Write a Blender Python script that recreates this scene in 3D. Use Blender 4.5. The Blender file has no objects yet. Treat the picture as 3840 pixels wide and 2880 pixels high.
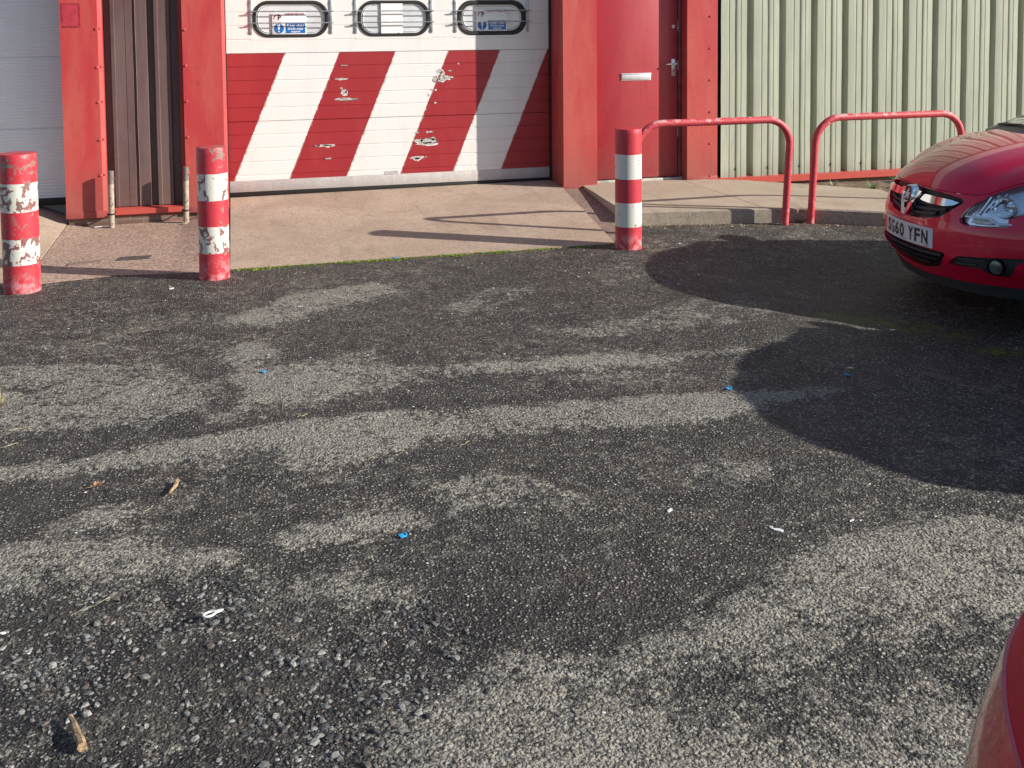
import bpy, bmesh, math, random
import numpy as np
from mathutils import Vector, Matrix
from mathutils.geometry import delaunay_2d_cdt
R_ = math.radians
SC = bpy.context.scene
COL = SC.collection

# ------------------------------------------------------------------ camera
pitch, roll, yaw = R_(3.46), R_(.51), R_(15.2)
F = Vector((math.sin(yaw)*math.cos(pitch), math.cos(yaw)*math.cos(pitch), -math.sin(pitch)))
r0 = Vector((math.cos(yaw), -math.sin(yaw), 0)); d0 = F.cross(r0)
rr = math.cos(roll)*r0 + math.sin(roll)*d0; dd = -math.sin(roll)*r0 + math.cos(roll)*d0
cam = bpy.data.objects.new('camera', bpy.data.cameras.new('camera')); COL.objects.link(cam)
M = Matrix.Identity(4)
for i in range(3):
    M[i][0] = rr[i]; M[i][1] = -dd[i]; M[i][2] = -F[i]
M.translation = Vector((0, 0, 1.68)); cam.matrix_world = M
cam.data.sensor_fit = 'HORIZONTAL'; cam.data.sensor_width = 36; cam.data.lens = 36.056
cam.data.shift_y = -(1440-330)/3840; cam.data.clip_end = 2000; cam.data.clip_start = .05
SC.camera = cam

# ------------------------------------------------------------------ light
SUN = Vector((1.0, -.52, .492)).normalized()
elev = math.asin(SUN.z)
w = bpy.data.worlds.new('World'); SC.world = w; w.use_nodes = True
wt = w.node_tree; bg = wt.nodes['Background']
sky = wt.nodes.new('ShaderNodeTexSky'); sky.sky_type = 'NISHITA'; sky.sun_disc = False
sky.sun_elevation = elev; sky.sun_rotation = math.atan2(SUN.x, SUN.y)
sky.air_density = 1.0; sky.dust_density = .7; sky.ozone_density = 1.6
wt.links.new(sky.outputs[0], bg.inputs[0]); bg.inputs[1].default_value = .092
sl = bpy.data.lights.new('sun', 'SUN'); sl.energy = 4.8; sl.angle = R_(.53); sl.color = (1, .935, .85)
so = bpy.data.objects.new('sun', sl); COL.objects.link(so)
so.rotation_euler = SUN.to_track_quat('Z', 'Y').to_euler()
SC.view_settings.view_transform = 'Standard'; SC.view_settings.look = 'None'
SC.view_settings.gamma = 1; SC.view_settings.exposure = .62

# ------------------------------------------------------------------ material helpers
def newmat(name):
    m = bpy.data.materials.new(name); m.use_nodes = True
    nt = m.node_tree; return m, nt, nt.nodes['Principled BSDF']
def N(nt, t, ins=None, **kw):
    n = nt.nodes.new('ShaderNode'+t)
    for k, v in kw.items(): setattr(n, k, v)
    for k, v in (ins or {}).items():
        s = n.inputs[k]
        if hasattr(v, 'is_output'): nt.links.new(v, s)
        else: s.default_value = v
    return n
def mth(nt, op, a, b=0.0, c=None, clamp=False):
    n = N(nt, 'Math', operation=op, use_clamp=clamp)
    for i, v in enumerate((a, b, c)):
        if v is None: continue
        if hasattr(v, 'is_output'): nt.links.new(v, n.inputs[i])
        else: n.inputs[i].default_value = v
    return n.outputs[0]
def sstep(nt, v, lo, hi):
    n = N(nt, 'MapRange', {0: v, 1: lo, 2: hi}, interpolation_type='SMOOTHSTEP'); return n.outputs[0]
def mix(nt, f, a, b, blend='MIX'):
    n = N(nt, 'Mix', data_type='RGBA', blend_type=blend)
    for i, v in ((0, f), (6, a), (7, b)):
        if hasattr(v, 'is_output'): nt.links.new(v, n.inputs[i])
        else: n.inputs[i].default_value = (v if i == 0 else (*v, 1) if len(v) == 3 else v)
    return n.outputs[2]
def pos(nt, scale=(1, 1, 1), world=False):
    if world: src = N(nt, 'NewGeometry').outputs['Position']
    else: src = N(nt, 'TexCoord').outputs['Object']
    return N(nt, 'Mapping', {0: src, 3: scale}).outputs[0]
def noise(nt, v, sc, det=3, rough=.6, dist=0.0):
    return N(nt, 'TexNoise', {'Vector': v, 'Scale': sc, 'Detail': det, 'Roughness': rough, 'Distortion': dist}).outputs[0]
def bump(nt, h, strength=.3, dist=.01, b=None):
    n = N(nt, 'Bump', {'Height': h, 'Strength': strength, 'Distance': dist})
    nt.links.new(n.outputs[0], b.inputs['Normal']); return n
def plain(name, c, rough=.5, metal=0.0, var=.12, vs=6.0, coat=0.0, bmp=0.0, spec=None):
    m, nt, b = newmat(name)
    n = noise(nt, pos(nt, world=False), vs, 4)
    d = tuple(x*(1-var*1.6) for x in c); l = tuple(min(1, x*(1+var)) for x in c)
    nt.links.new(mix(nt, sstep(nt, n, .3, .7), d, l), b.inputs['Base Color'])
    b.inputs['Roughness'].default_value = rough; b.inputs['Metallic'].default_value = metal
    b.inputs['Coat Weight'].default_value = coat; b.inputs['Coat Roughness'].default_value = .04
    if spec is not None: b.inputs['Specular IOR Level'].default_value = spec
    if bmp: bump(nt, noise(nt, pos(nt), 300, 2), bmp, .002, b)
    return m
def paint(name, c, c2, rough=.45, streak=.6, sc=2.0, chip=0.0, chipcol=(.5, .47, .44), bmp=.05):
    """weathered paint: streaky fading c -> c2, grime specks, optional chips"""
    m, nt, b = newmat(name)
    v = pos(nt, (1, 1, .22)); v2 = pos(nt)
    n1 = noise(nt, v, sc*1.7, 5, .65, .4); n2 = noise(nt, v2, sc*9, 4, .7); n3 = noise(nt, v, 55, 3, .6)
    col = mix(nt, mth(nt, 'MULTIPLY', sstep(nt, n1, .35, .68), streak), c, c2)
    col = mix(nt, mth(nt, 'MULTIPLY', sstep(nt, n2, .52, .75), .35), col, tuple(x*.62 for x in c))
    col = mix(nt, mth(nt, 'MULTIPLY', sstep(nt, n3, .55, .8), .2), col, tuple(x*.7 for x in c2))
    zz = N(nt, 'SeparateXYZ', {0: N(nt, 'NewGeometry').outputs['Position']}).outputs[2]
    sp = mth(nt, 'SUBTRACT', 1.0, sstep(nt, mth(nt, 'ADD', zz, mth(nt, 'MULTIPLY', mth(nt, 'SUBTRACT', n2, .5), 1.1)), .10, .62))
    col = mix(nt, mth(nt, 'MULTIPLY', sp, .38), col, (.17, .10, .08))
    n6 = noise(nt, pos(nt, (1, 1, .06)), 34, 3, .6)
    col = mix(nt, mth(nt, 'MULTIPLY', sstep(nt, n6, .60, .74), .30), col, tuple(x*.5 for x in c))
    if chip:
        n4 = noise(nt, v2, 14, 6, .7, .5)
        col = mix(nt, sstep(nt, n4, 1-chip, 1-chip+.015), col, chipcol)
    nt.links.new(col, b.inputs['Base Color'])
    rg = mth(nt, 'ADD', rough-.08, mth(nt, 'MULTIPLY', n2, .25)); nt.links.new(rg, b.inputs['Roughness'])
    b.inputs['Specular IOR Level'].default_value = .35
    bump(nt, n2, bmp, .004, b)
    return m

# ------------------------------------------------------------------ object helpers
def tag(o, label=None, cat=None, group=None, kind=None):
    if label: o['label'] = label
    if cat: o['category'] = cat
    if group: o['group'] = group
    if kind: o['kind'] = kind
    return o
def empty(name, loc=(0, 0, 0), rz=0.0, **k):
    o = bpy.data.objects.new(name, None); COL.objects.link(o); o.location = loc
    o.rotation_euler = (0, 0, rz); o.empty_display_size = .1
    return tag(o, **k)
def link(name, me, mats, parent=None, sharp=35):
    for m in (mats if isinstance(mats, (list, tuple)) else [mats]): me.materials.append(m)
    o = bpy.data.objects.new(name, me); COL.objects.link(o)
    if parent: o.parent = parent
    if sharp is not None:
        for p in me.polygons: p.use_smooth = True
        me.set_sharp_from_angle(angle=R_(sharp))
    return o
def mobj(name, verts, faces, mats, parent=None, mi=None, sharp=35, merge=0.0):
    me = bpy.data.meshes.new(name)
    me.from_pydata([tuple(v) for v in verts], [], [tuple(f) for f in faces])
    if mi is not None: me.polygons.foreach_set('material_index', mi)
    if merge:
        bm = bmesh.new(); bm.from_mesh(me); bmesh.ops.remove_doubles(bm, verts=bm.verts, dist=merge); bm.to_mesh(me); bm.free()
    me.validate(); me.update()
    return link(name, me, mats, parent, sharp)
class MB:
    def __init__(s): s.v = []; s.f = []; s.m = []
    def add(s, vs, fs, m=0):
        k = len(s.v); s.v += [tuple(v) for v in vs]; s.f += [tuple(i+k for i in f) for f in fs]; s.m += [m]*len(fs)
    def box(s, x0, x1, y0, y1, z0, z1, m=0, bv=0.0):
        bm = bmesh.new(); bmesh.ops.create_cube(bm, size=1)
        for v in bm.verts:
            v.co = Vector(((x0+x1)/2+v.co.x*(x1-x0), (y0+y1)/2+v.co.y*(y1-y0), (z0+z1)/2+v.co.z*(z1-z0)))
        if bv: bmesh.ops.bevel(bm, geom=bm.edges[:], offset=bv, segments=2, affect='EDGES', profile=.5)
        bm.verts.index_update()
        s.add([v.co[:] for v in bm.verts], [[v.index for v in f.verts] for f in bm.faces], m); bm.free()
    def tube(s, pts, r, seg=16, m=0, caps=True, rs=None):
        pts = [Vector(p) for p in pts]; n = len(pts); rings = []
        t = (pts[1]-pts[0]).normalized(); up = Vector((0, 0, 1)) if abs(t.z) < .9 else Vector((0, 1, 0))
        u = t.cross(up).normalized()
        for i, p in enumerate(pts):
            t2 = (pts[min(i+1, n-1)]-pts[max(i-1, 0)]).normalized()
            u = (u - t2*u.dot(t2)).normalized(); v = t2.cross(u)
            q = rs[i] if rs else r
            rings.append([p+(u*math.cos(a)+v*math.sin(a))*q for a in [2*math.pi*j/seg for j in range(seg)]])
        vs = [v for rg in rings for v in rg]; fs = []
        for i in range(n-1):
            for j in range(seg):
                a = i*seg+j; b = i*seg+(j+1) % seg; fs.append((a, b, b+seg, a+seg))
        if caps: fs.append(tuple(range(seg-1, -1, -1))); fs.append(tuple(range((n-1)*seg, n*seg)))
        s.add(vs, fs, m)
    def prism(s, poly, y0, y1, m=0, plane='xz'):
        """poly in (a,b); extruded along third axis between y0 and y1"""
        n = len(poly)
        mk = {'xz': lambda a, b, c: (a, c, b), 'xy': lambda a, b, c: (a, b, c), 'yz': lambda a, b, c: (c, a, b)}[plane]
        vs = [mk(a, b, y0) for a, b in poly]+[mk(a, b, y1) for a, b in poly]
        fs = [tuple(range(n)), tuple(range(2*n-1, n-1, -1))]+[(i, i+n, (i+1) % n+n, (i+1) % n) for i in range(n)]
        s.add(vs, fs, m)
    def build(s, name, mats, parent=None, sharp=35):
        o = mobj(name, s.v, s.f, mats, parent, s.m, sharp)
        bm = bmesh.new(); bm.from_mesh(o.data); bmesh.ops.recalc_face_normals(bm, faces=bm.faces); bm.to_mesh(o.data); bm.free()
        return o
def inpoly(x, y, poly):
    c = False; n = len(poly)
    for i in range(n):
        x1, y1 = poly[i]; x2, y2 = poly[i-1]
        if (y1 > y) != (y2 > y) and x < (x2-x1)*(y-y1)/(y2-y1)+x1: c = not c
    return c
def cdt(outer, holes, step, dens=None):
    """triangulated planar region -> (pts, tris); boundaries resampled at step"""
    def rs(poly):
        out = []
        for i in range(len(poly)):
            a = Vector(poly[i]); b = Vector(poly[(i+1) % len(poly)]); k = max(1, int(math.ceil((b-a).length/step)))
            out += [a.lerp(b, j/k) for j in range(k)]
        return out
    loops = [rs(outer)]+[rs(h) for h in holes]
    vs = []; fl = []
    for lp in loops:
        k = len(vs); vs += lp; fl.append(list(range(k, k+len(lp))))
    xs = [p[0] for p in outer]; ys = [p[1] for p in outer]
    B = np.array([v[:] for v in vs])
    y = min(ys)+step/2; r = 0
    while y < max(ys):
        x = min(xs)+step*(.5 if r % 2 else .25)
        while x < max(xs):
            if inpoly(x, y, outer) and not any(inpoly(x, y, h) for h in holes):
                if ((B[:, 0]-x)**2+(B[:, 1]-y)**2).min() > (step*.45)**2: vs.append(Vector((x, y)))
            x += step
        y += step*.87; r += 1
    ed = [(l[i], l[(i+1) % len(l)]) for l in fl for i in range(len(l))]
    ov, oe, of, _, _, _ = delaunay_2d_cdt(vs, ed, [], 0, 1e-5)
    tr = []
    for f in of:
        c = sum((ov[i] for i in f), Vector((0, 0)))/len(f)
        if inpoly(c.x, c.y, outer) and not any(inpoly(c.x, c.y, h) for h in holes): tr.append(tuple(f))
    return [v[:] for v in ov], tr, loops
_fonts = {}
def textmesh(txt, size, align='CENTER', sx=1.0, bold=0.0):
    cu = bpy.data.curves.new('t', 'FONT'); cu.body = txt; cu.size = size; cu.align_x = align; cu.align_y = 'CENTER'
    cu.offset = bold; cu.resolution_u = 4
    o = bpy.data.objects.new('t', cu); COL.objects.link(o)
    dg = bpy.context.evaluated_depsgraph_get(); dg.update()
    me = bpy.data.meshes.new_from_object(o.evaluated_get(dg))
    vs = [(v.co.x*sx, v.co.y) for v in me.vertices]; fs = [tuple(p.vertices) for p in me.polygons]
    bpy.data.objects.remove(o); bpy.data.curves.remove(cu); bpy.data.meshes.remove(me)
    return vs, fs
random.seed(7); rng = np.random.default_rng(3)

# ------------------------------------------------------------------ materials
RED_PIER = paint('red_pillar_paint', (.42, .036, .042), (.46, .095, .075), .45, .9, 1.6)
RED_DOOR = paint('red_door_paint', (.36, .028, .040), (.40, .06, .065), .40, .8, 1.3)
RED_FLASH = paint('red_flashing_paint', (.66, .065, .05), (.68, .09, .065), .35, .5, 1.5)
BROWN = paint('brown_cladding_paint', (.115, .066, .064), (.15, .098, .092), .42, .9, 2.2, chip=.28, chipcol=(.23, .19, .15))
DARKTRIM = plain('dark_rubber', (.015, .014, .014), .6, bmp=.1)
GALV = plain('galvanised_steel', (.42, .43, .44), .42, .7, .25, 30)
ALU = plain('brushed_aluminium', (.62, .62, .63), .33, .8, .1, 20)
CHROME = plain('chrome', (.86, .87, .88), .06, 1.0, .02, 5)
WHITEP = plain('white_board', (.80, .80, .79), .4, 0, .04, 5)
BLUE = plain('sign_blue', (.01, .13, .42), .4, 0, .1, 12)
BLACKP = plain('black_print', (.012, .012, .014), .45, 0, .1, 12)
REDPR = plain('faded_red_print', (.42, .05, .08), .5, 0, .4, 90)
FELT = plain('dark_plaster', (.2, .19, .18), .9, 0, .2, 3)

def door_mat():
    """white sectional door with slanted red warning stripes, worn edges and grime"""
    m, nt, b = newmat('striped_door_paint')
    P = N(nt, 'TexCoord').outputs['Object']; s = N(nt, 'SeparateXYZ', {0: P}); X, Z = s.outputs[0], s.outputs[2]
    v = pos(nt); vs = pos(nt, (1, 1, .25))
    e = mth(nt, 'MULTIPLY', mth(nt, 'SUBTRACT', noise(nt, v, 38, 4, .7), .5), .022)
    # stripe coordinate: x position carried to z = 1.447 along the slant
    u = mth(nt, 'ADD', mth(nt, 'SUBTRACT', X, mth(nt, 'MULTIPLY', mth(nt, 'SUBTRACT', Z, 1.447), .413)), e)
    edges = [.470, .972, 1.508, 2.022, 2.545, 3.03]
    val = None
    acc = 1.0
    for i, ed in enumerate(edges):
        st = sstep(nt, u, ed-.003, ed+.003)
        val = (mth(nt, 'SUBTRACT', 1.0, st) if i == 0 else mth(nt, 'ADD', val, st) if i % 2 else mth(nt, 'SUBTRACT', val, st))
    zt = mth(nt, 'MULTIPLY', sstep(nt, Z, .2615, .2645), mth(nt, 'SUBTRACT', 1.0, sstep(nt, Z, 1.4445, 1.4475)))
    val = mth(nt, 'MULTIPLY', val, zt, clamp=True)
    g1 = noise(nt, vs, 5, 5, .7, .3); g2 = noise(nt, v, 30, 4, .7); g3 = noise(nt, pos(nt, (.3, 1, 1)), 9, 5, .75)
    white = mix(nt, mth(nt, 'MULTIPLY', sstep(nt, g1, .45, .75), .32), (.73, .72, .69), (.54, .525, .50))
    white = mix(nt, mth(nt, 'MULTIPLY', sstep(nt, g2, .56, .8), .35), white, (.45, .44, .43))
    white = mix(nt, mth(nt, 'MULTIPLY', sstep(nt, g3, .60, .72), .22), white, (.40, .39, .37))
    redc = mix(nt, mth(nt, 'MULTIPLY', sstep(nt, g1, .4, .75), .7), (.31, .020, .026), (.35, .038, .040))
    redc = mix(nt, mth(nt, 'MULTIPLY', sstep(nt, g3, .5, .8), .4), redc, (.28, .03, .034))
    col = mix(nt, val, white, redc)
    # dark worn line of old paint along each slanted edge
    wl = None
    for ed in edges:
        d = mth(nt, 'ABSOLUTE', mth(nt, 'SUBTRACT', u, ed+(.006)))
        q = mth(nt, 'SUBTRACT', 1.0, sstep(nt, d, .003, .008)); wl = q if wl is None else mth(nt, 'MAXIMUM', wl, q)
    wl = mth(nt, 'MULTIPLY', mth(nt, 'MULTIPLY', wl, zt), sstep(nt, noise(nt, v, 17, 3, .6), .46, .60))
    col = mix(nt, mth(nt, 'MULTIPLY', wl, .8), col, (.30, .29, .25))
    nt.links.new(col, b.inputs['Base Color']); b.inputs['Roughness'].default_value = .42
    bump(nt, g2, .06, .004, b)
    return m
DOORM = door_mat()

def green_mat():
    m, nt, b = newmat('sage_cladding_paint')
    v = pos(nt, (1, 1, .12)); v2 = pos(nt)
    g = noise(nt, v, 12, 5, .7, .2); g2 = noise(nt, v2, 7, 4, .6)
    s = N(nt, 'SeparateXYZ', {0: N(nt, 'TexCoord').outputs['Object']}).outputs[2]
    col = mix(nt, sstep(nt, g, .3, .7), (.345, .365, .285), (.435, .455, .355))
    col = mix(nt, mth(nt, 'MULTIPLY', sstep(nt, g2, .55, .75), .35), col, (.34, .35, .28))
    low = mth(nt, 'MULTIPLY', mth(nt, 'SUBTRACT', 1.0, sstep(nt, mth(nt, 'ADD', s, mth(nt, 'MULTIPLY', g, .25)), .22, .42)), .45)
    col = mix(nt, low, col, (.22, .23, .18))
    nt.links.new(col, b.inputs['Base Color']); b.inputs['Roughness'].default_value = .36
    bump(nt, noise(nt, pos(nt, (1, 1, .3)), 3, 2), .12, .02, b)
    return m
GREEN = green_mat()

def grey_shutter():
    m, nt, b = newmat('grey_ribbed_door')
    g = noise(nt, pos(nt, (1, 1, .3)), 6, 4)
    nt.links.new(mix(nt, g, (.68, .70, .73), (.82, .83, .85)), b.inputs['Base Color']); b.inputs['Roughness'].default_value = .45
    return m
SHUT = grey_shutter()

def brick_mat():
    m, nt, b = newmat('plinth_brick')
    P = N(nt, 'TexCoord').outputs['Object']; s = N(nt, 'SeparateXYZ', {0: P})
    c = N(nt, 'CombineXYZ', {0: s.outputs[0], 1: mth(nt, 'ADD', s.outputs[2], .5)}).outputs[0]
    t = N(nt, 'TexBrick', {'Vector': c, 'Color1': (.26, .12, .085, 1), 'Color2': (.17, .09, .07, 1), 'Mortar': (.20, .18, .15, 1),
          'Scale': 1.0, 'Mortar Size': .006, 'Brick Width': .225, 'Row Height': .075, 'Bias': 0.0})
    n = noise(nt, pos(nt), 25, 5, .7)
    nt.links.new(mix(nt, mth(nt, 'MULTIPLY', sstep(nt, n, .45, .7), .6), t.outputs[0], (.11, .10, .07)), b.inputs['Base Color'])
    b.inputs['Roughness'].default_value = .9
    bump(nt, mth(nt, 'SUBTRACT', n, t.outputs['Fac']), .6, .006, b); return m
BRICK = brick_mat()

def concrete(name, c1, c2, agg=0.0, dirt=.4, vein=True):
    m, nt, b = newmat(name)
    v = pos(nt, world=True)
    n1 = noise(nt, v, 1.3, 5, .6, .6); n2 = noise(nt, v, 12, 5, .75, .4); n3 = noise(nt, v, 95, 3, .7)
    n4 = noise(nt, v, 230, 2, .6)
    col = mix(nt, sstep(nt, n1, .35, .68), c1, c2)
    col = mix(nt, mth(nt, 'MULTIPLY', sstep(nt, n2, .50, .72), dirt), col, tuple(x*.66 for x in c1))
    col = mix(nt, mth(nt, 'MULTIPLY', sstep(nt, n3, .55, .70), .55), col, tuple(x*.55 for x in c1))
    col = mix(nt, mth(nt, 'MULTIPLY', sstep(nt, n3, .42, .30), .4), col, tuple(min(1, x*1.45) for x in c2))
    n5 = noise(nt, N(nt, 'Mapping', {0: v, 3: (2.2, .5, 1)}).outputs[0], 1.6, 5, .7, 1.0)
    col = mix(nt, mth(nt, 'MULTIPLY', sstep(nt, n5, .52, .70), .34), col, tuple(x*.45 for x in c1))
    n7 = noise(nt, v, 4.5, 5, .7, .8); col = mix(nt, mth(nt, 'MULTIPLY', sstep(nt, n7, .58, .72), .30), col, tuple(min(1, x*1.25) for x in c2))
    h = mth(nt, 'ADD', mth(nt, 'MULTIPLY', n3, .7), n4)
    if agg:
        vo = N(nt, 'TexVoronoi', {'Vector': v, 'Scale': 75.0, 'Randomness': 1.0}); hs = N(nt, 'SeparateColor', {0: vo.outputs['Color']})
        col = mix(nt, mth(nt, 'MULTIPLY', sstep(nt, hs.outputs[0], .55, .95), agg), col, (.60, .40, .30))
        col = mix(nt, mth(nt, 'MULTIPLY', sstep(nt, hs.outputs[1], .62, .95), agg), col, (.16, .10, .085))
        h = mth(nt, 'ADD', h, mth(nt, 'MULTIPLY', mth(nt, 'SUBTRACT', 1, vo.outputs['Distance']), .8))
    nt.links.new(col, b.inputs['Base Color']); b.inputs['Roughness'].default_value = .9
    b.inputs['Specular IOR Level'].default_value = .2
    bump(nt, h, .5, .004, b); return m
CONC = concrete('apron_concrete', (.385, .295, .22), (.48, .38, .29), .28, .6)
CONC2 = concrete('exposed_aggregate_concrete', (.33, .24, .185), (.40, .30, .235), .8, .3)
CONC3 = concrete('kerb_concrete', (.34, .30, .235), (.43, .38, .30), .3, .8)
CONC4 = concrete('stained_concrete', (.19, .14, .12), (.26, .19, .16), .4, .6)
CONC5 = concrete('raised_path_concrete', (.40, .33, .245), (.47, .39, .30))

def asphalt():
    m, nt, b = newmat('worn_asphalt')
    v = pos(nt, world=True)
    A = lambda n: N(nt, 'Attribute', attribute_name=n).outputs['Fac']
    worn, grav, moss, dirt = A('worn'), A('gravel'), A('moss'), A('dirt')
    big = noise(nt, v, 1.7, 6, .68, .9); mid = noise(nt, v, 7.0, 6, .75, .8); fine = noise(nt, v, 55, 4, .7)
    k = mth(nt, 'ADD', worn, mth(nt, 'ADD', mth(nt, 'MULTIPLY', mth(nt, 'SUBTRACT', big, .5), 1.3), mth(nt, 'MULTIPLY', mth(nt, 'SUBTRACT', mid, .5), 1.9)))
    k = mth(nt, 'ADD', k, mth(nt, 'MULTIPLY', mth(nt, 'SUBTRACT', fine, .5), 2.6))
    k = mth(nt, 'ADD', k, mth(nt, 'MULTIPLY', mth(nt, 'SUBTRACT', noise(nt, v, 21, 4, .7, .5), .5), 1.9))
    light = sstep(nt, k, .26, .78)
    # stone field (chippings of the surfacing) - two sizes
    vw = N(nt, 'VectorMath', {0: v, 1: N(nt, 'VectorMath', {0: N(nt, 'TexNoise', {'Vector': v, 'Scale': 40.0, 'Detail': 2.0}).outputs[1], 'Scale': .012}, operation='SCALE').outputs[0]}, operation='ADD').outputs[0]
    v1 = N(nt, 'TexVoronoi', {'Vector': vw, 'Scale': 78.0}); v2 = N(nt, 'TexVoronoi', {'Vector': vw, 'Scale': 150.0})
    c1 = N(nt, 'SeparateColor', {0: v1.outputs['Color']}); c2 = N(nt, 'SeparateColor', {0: v2.outputs['Color']})
    s1 = mth(nt, 'MULTIPLY', sstep(nt, c1.outputs[0], .60, .74), sstep(nt, v1.outputs['Distance'], .48, .26))
    s2 = mth(nt, 'MULTIPLY', sstep(nt, c2.outputs[0], .48, .80), sstep(nt, v2.outputs['Distance'], .55, .25))
    tone = mix(nt, c1.outputs[1], (.12, .119, .112), (.34, .335, .31))
    tone2 = mix(nt, c2.outputs[1], (.09, .089, .084), (.26, .255, .235))
    dark = mix(nt, sstep(nt, mid, .35, .65), (.011, .0115, .0125), (.030, .029, .027))
    dark = mix(nt, mth(nt, 'MULTIPLY', sstep(nt, big, .5, .7), .6), dark, (.046, .036, .031))
    dk = mix(nt, mth(nt, 'MULTIPLY', s2, .58), dark, tone2); dk = mix(nt, mth(nt, 'MULTIPLY', s1, .85), dk, tone)
    lt = mix(nt, sstep(nt, fine, .32, .66), (.112, .109, .100), (.222, .216, .192))
    lt = mix(nt, mth(nt, 'MULTIPLY', sstep(nt, c2.outputs[2], .62, .8), .8), lt, (.035, .034, .033))
    lt = mix(nt, mth(nt, 'MULTIPLY', s1, .30), lt, (.24, .23, .205))
    col = mix(nt, light, dk, lt)
    col = mix(nt, 1.0, col, (1.64, 1.57, 1.45), 'MULTIPLY')
    col = mix(nt, mth(nt, 'MULTIPLY', mth(nt, 'MULTIPLY', grav, sstep(nt, mid, .56, .44)), .6), col, (.010, .010, .012))
    # brown silt lying in the hollows of the gravelly area
    silt = mth(nt, 'MULTIPLY', grav, sstep(nt, noise(nt, v, 2.6, 4, .6), .46, .60))
    col = mix(nt, mth(nt, 'MULTIPLY', silt, .6), col, (.048, .041, .034))
    dn = mth(nt, 'MULTIPLY', dirt, sstep(nt, mid, .40, .6)); col = mix(nt, dn, col, mix(nt, fine, (.07, .055, .035), (.24, .19, .13)))
    mn = mth(nt, 'MULTIPLY', moss, sstep(nt, noise(nt, v, 30, 4, .7), .42, .56)); col = mix(nt, mn, col, mix(nt, fine, (.05, .075, .01), (.22, .27, .03)))
    nt.links.new(col, b.inputs['Base Color'])
    nt.links.new(mth(nt, 'ADD', .62, mth(nt, 'MULTIPLY', light, .28)), b.inputs['Roughness'])
    b.inputs['Specular IOR Level'].default_value = .35
    h = mth(nt, 'ADD', mth(nt, 'MULTIPLY', sstep(nt, v1.outputs['Distance'], .6, .1), mth(nt, 'ADD', .35, mth(nt, 'MULTIPLY', c1.outputs[0], .8))),
            mth(nt, 'MULTIPLY', mth(nt, 'SUBTRACT', 1, v2.outputs['Distance']), .5))
    h = mth(nt, 'ADD', h, mth(nt, 'MULTIPLY', fine, 1.1))
    h = mth(nt, 'MULTIPLY', h, mth(nt, 'SUBTRACT', 1.0, mth(nt, 'MULTIPLY', light, .45)))
    bump(nt, h, 1.0, .0095, b); return m
ASPH = asphalt()

# ------------------------------------------------------------------ ground sheet
LIGHT = [
   [(-0.91, 4.29), (-0.58, 4.3), (-0.04, 4.34), (0.64, 4.38), (1.46, 4.28), (2.31, 4.19), (2.76, 4.1), (2.67, 4.0), (2.22, 4.02), (1.96, 3.9), (1.56, 3.97), (1.17, 4.03), (0.78, 4.05), (0.57, 3.94), (0.39, 3.9), (0.13, 3.94), (0.03, 4.17), (-0.39, 4.13), (-0.89, 4.15), (-1.06, 4.2), (-1.08, 4.29)],
   [(2.52, 2.78), (2.28, 2.85), (1.99, 2.87), (1.74, 2.82), (1.5, 2.69), (1.22, 2.57), (0.98, 2.5), (0.68, 2.59), (0.53, 2.47), (0.32, 2.46), (0.3, 2.32), (0.35, 1.8), (1.72, 1.2), (3.2, 2.3)],
   [(-0.88, 3.58), (-0.6, 3.58), (-0.41, 3.47), (-0.29, 3.47), (-0.01, 3.36), (0.01, 3.25), (-0.18, 3.24), (-0.37, 3.29), (-0.41, 3.37), (-0.45, 3.28), (-0.71, 3.28), (-0.81, 3.28)],
   [(-1.28, 5.59), (-0.95, 5.53), (-0.42, 5.34), (-0.09, 4.77), (-0.37, 4.54), (-0.8, 4.59), (-1.07, 4.62)],
   [(-0.09, 5.35), (0.0, 5.6), (0.21, 5.44), (0.18, 5.26), (0.29, 5.16), (0.61, 5.27), (0.71, 4.99), (1.07, 4.92), (1.78, 4.86), (2.28, 4.83), (2.62, 4.76), (2.57, 4.66), (1.95, 4.66), (1.26, 4.72), (0.8, 4.69), (0.36, 4.58), (0.08, 4.63), (-0.0, 4.93)],
   [(0.04, 3.36), (0.17, 3.47), (0.39, 3.51), (0.58, 3.46), (0.58, 3.35), (0.41, 3.36), (0.25, 3.33), (0.1, 3.31)],
   [(0.72, 3.66), (0.9, 3.66), (1.17, 3.45), (1.19, 3.33), (0.97, 3.36), (0.73, 3.37)],
   [(-0.66, 3.61), (-0.62, 3.79), (-0.46, 3.83), (-0.41, 3.71), (-0.52, 3.59)],
   [(0.02, 3.04), (0.12, 3.12), (0.34, 3.08), (0.49, 2.97), (0.42, 2.92), (0.15, 2.96)],
   [(-0.34, 2.55), (-0.26, 2.6), (-0.18, 2.58), (-0.15, 2.52), (-0.26, 2.5)],
   [(1.6, 3.5), (1.8, 3.55), (1.95, 3.4), (1.85, 3.29), (1.62, 3.34)],
   [(-0.05, 6.07), (0.29, 6.5), (0.84, 6.69), (0.98, 6.4), (0.48, 6.01), (0.1, 5.83)],
   [(1.18, 5.94), (1.53, 6.29), (1.84, 6.32), (1.65, 5.96), (1.31, 5.75)],
   [(2.72, 5.75), (3.1, 5.75), (3.15, 5.39), (2.71, 5.13), (2.03, 5.16), (1.68, 5.31), (2.13, 5.4)]]
LW = [1, 1, 1, .75, .8, .9, .8, .9, .7, .8, .7, .7, .6, .55]
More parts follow.
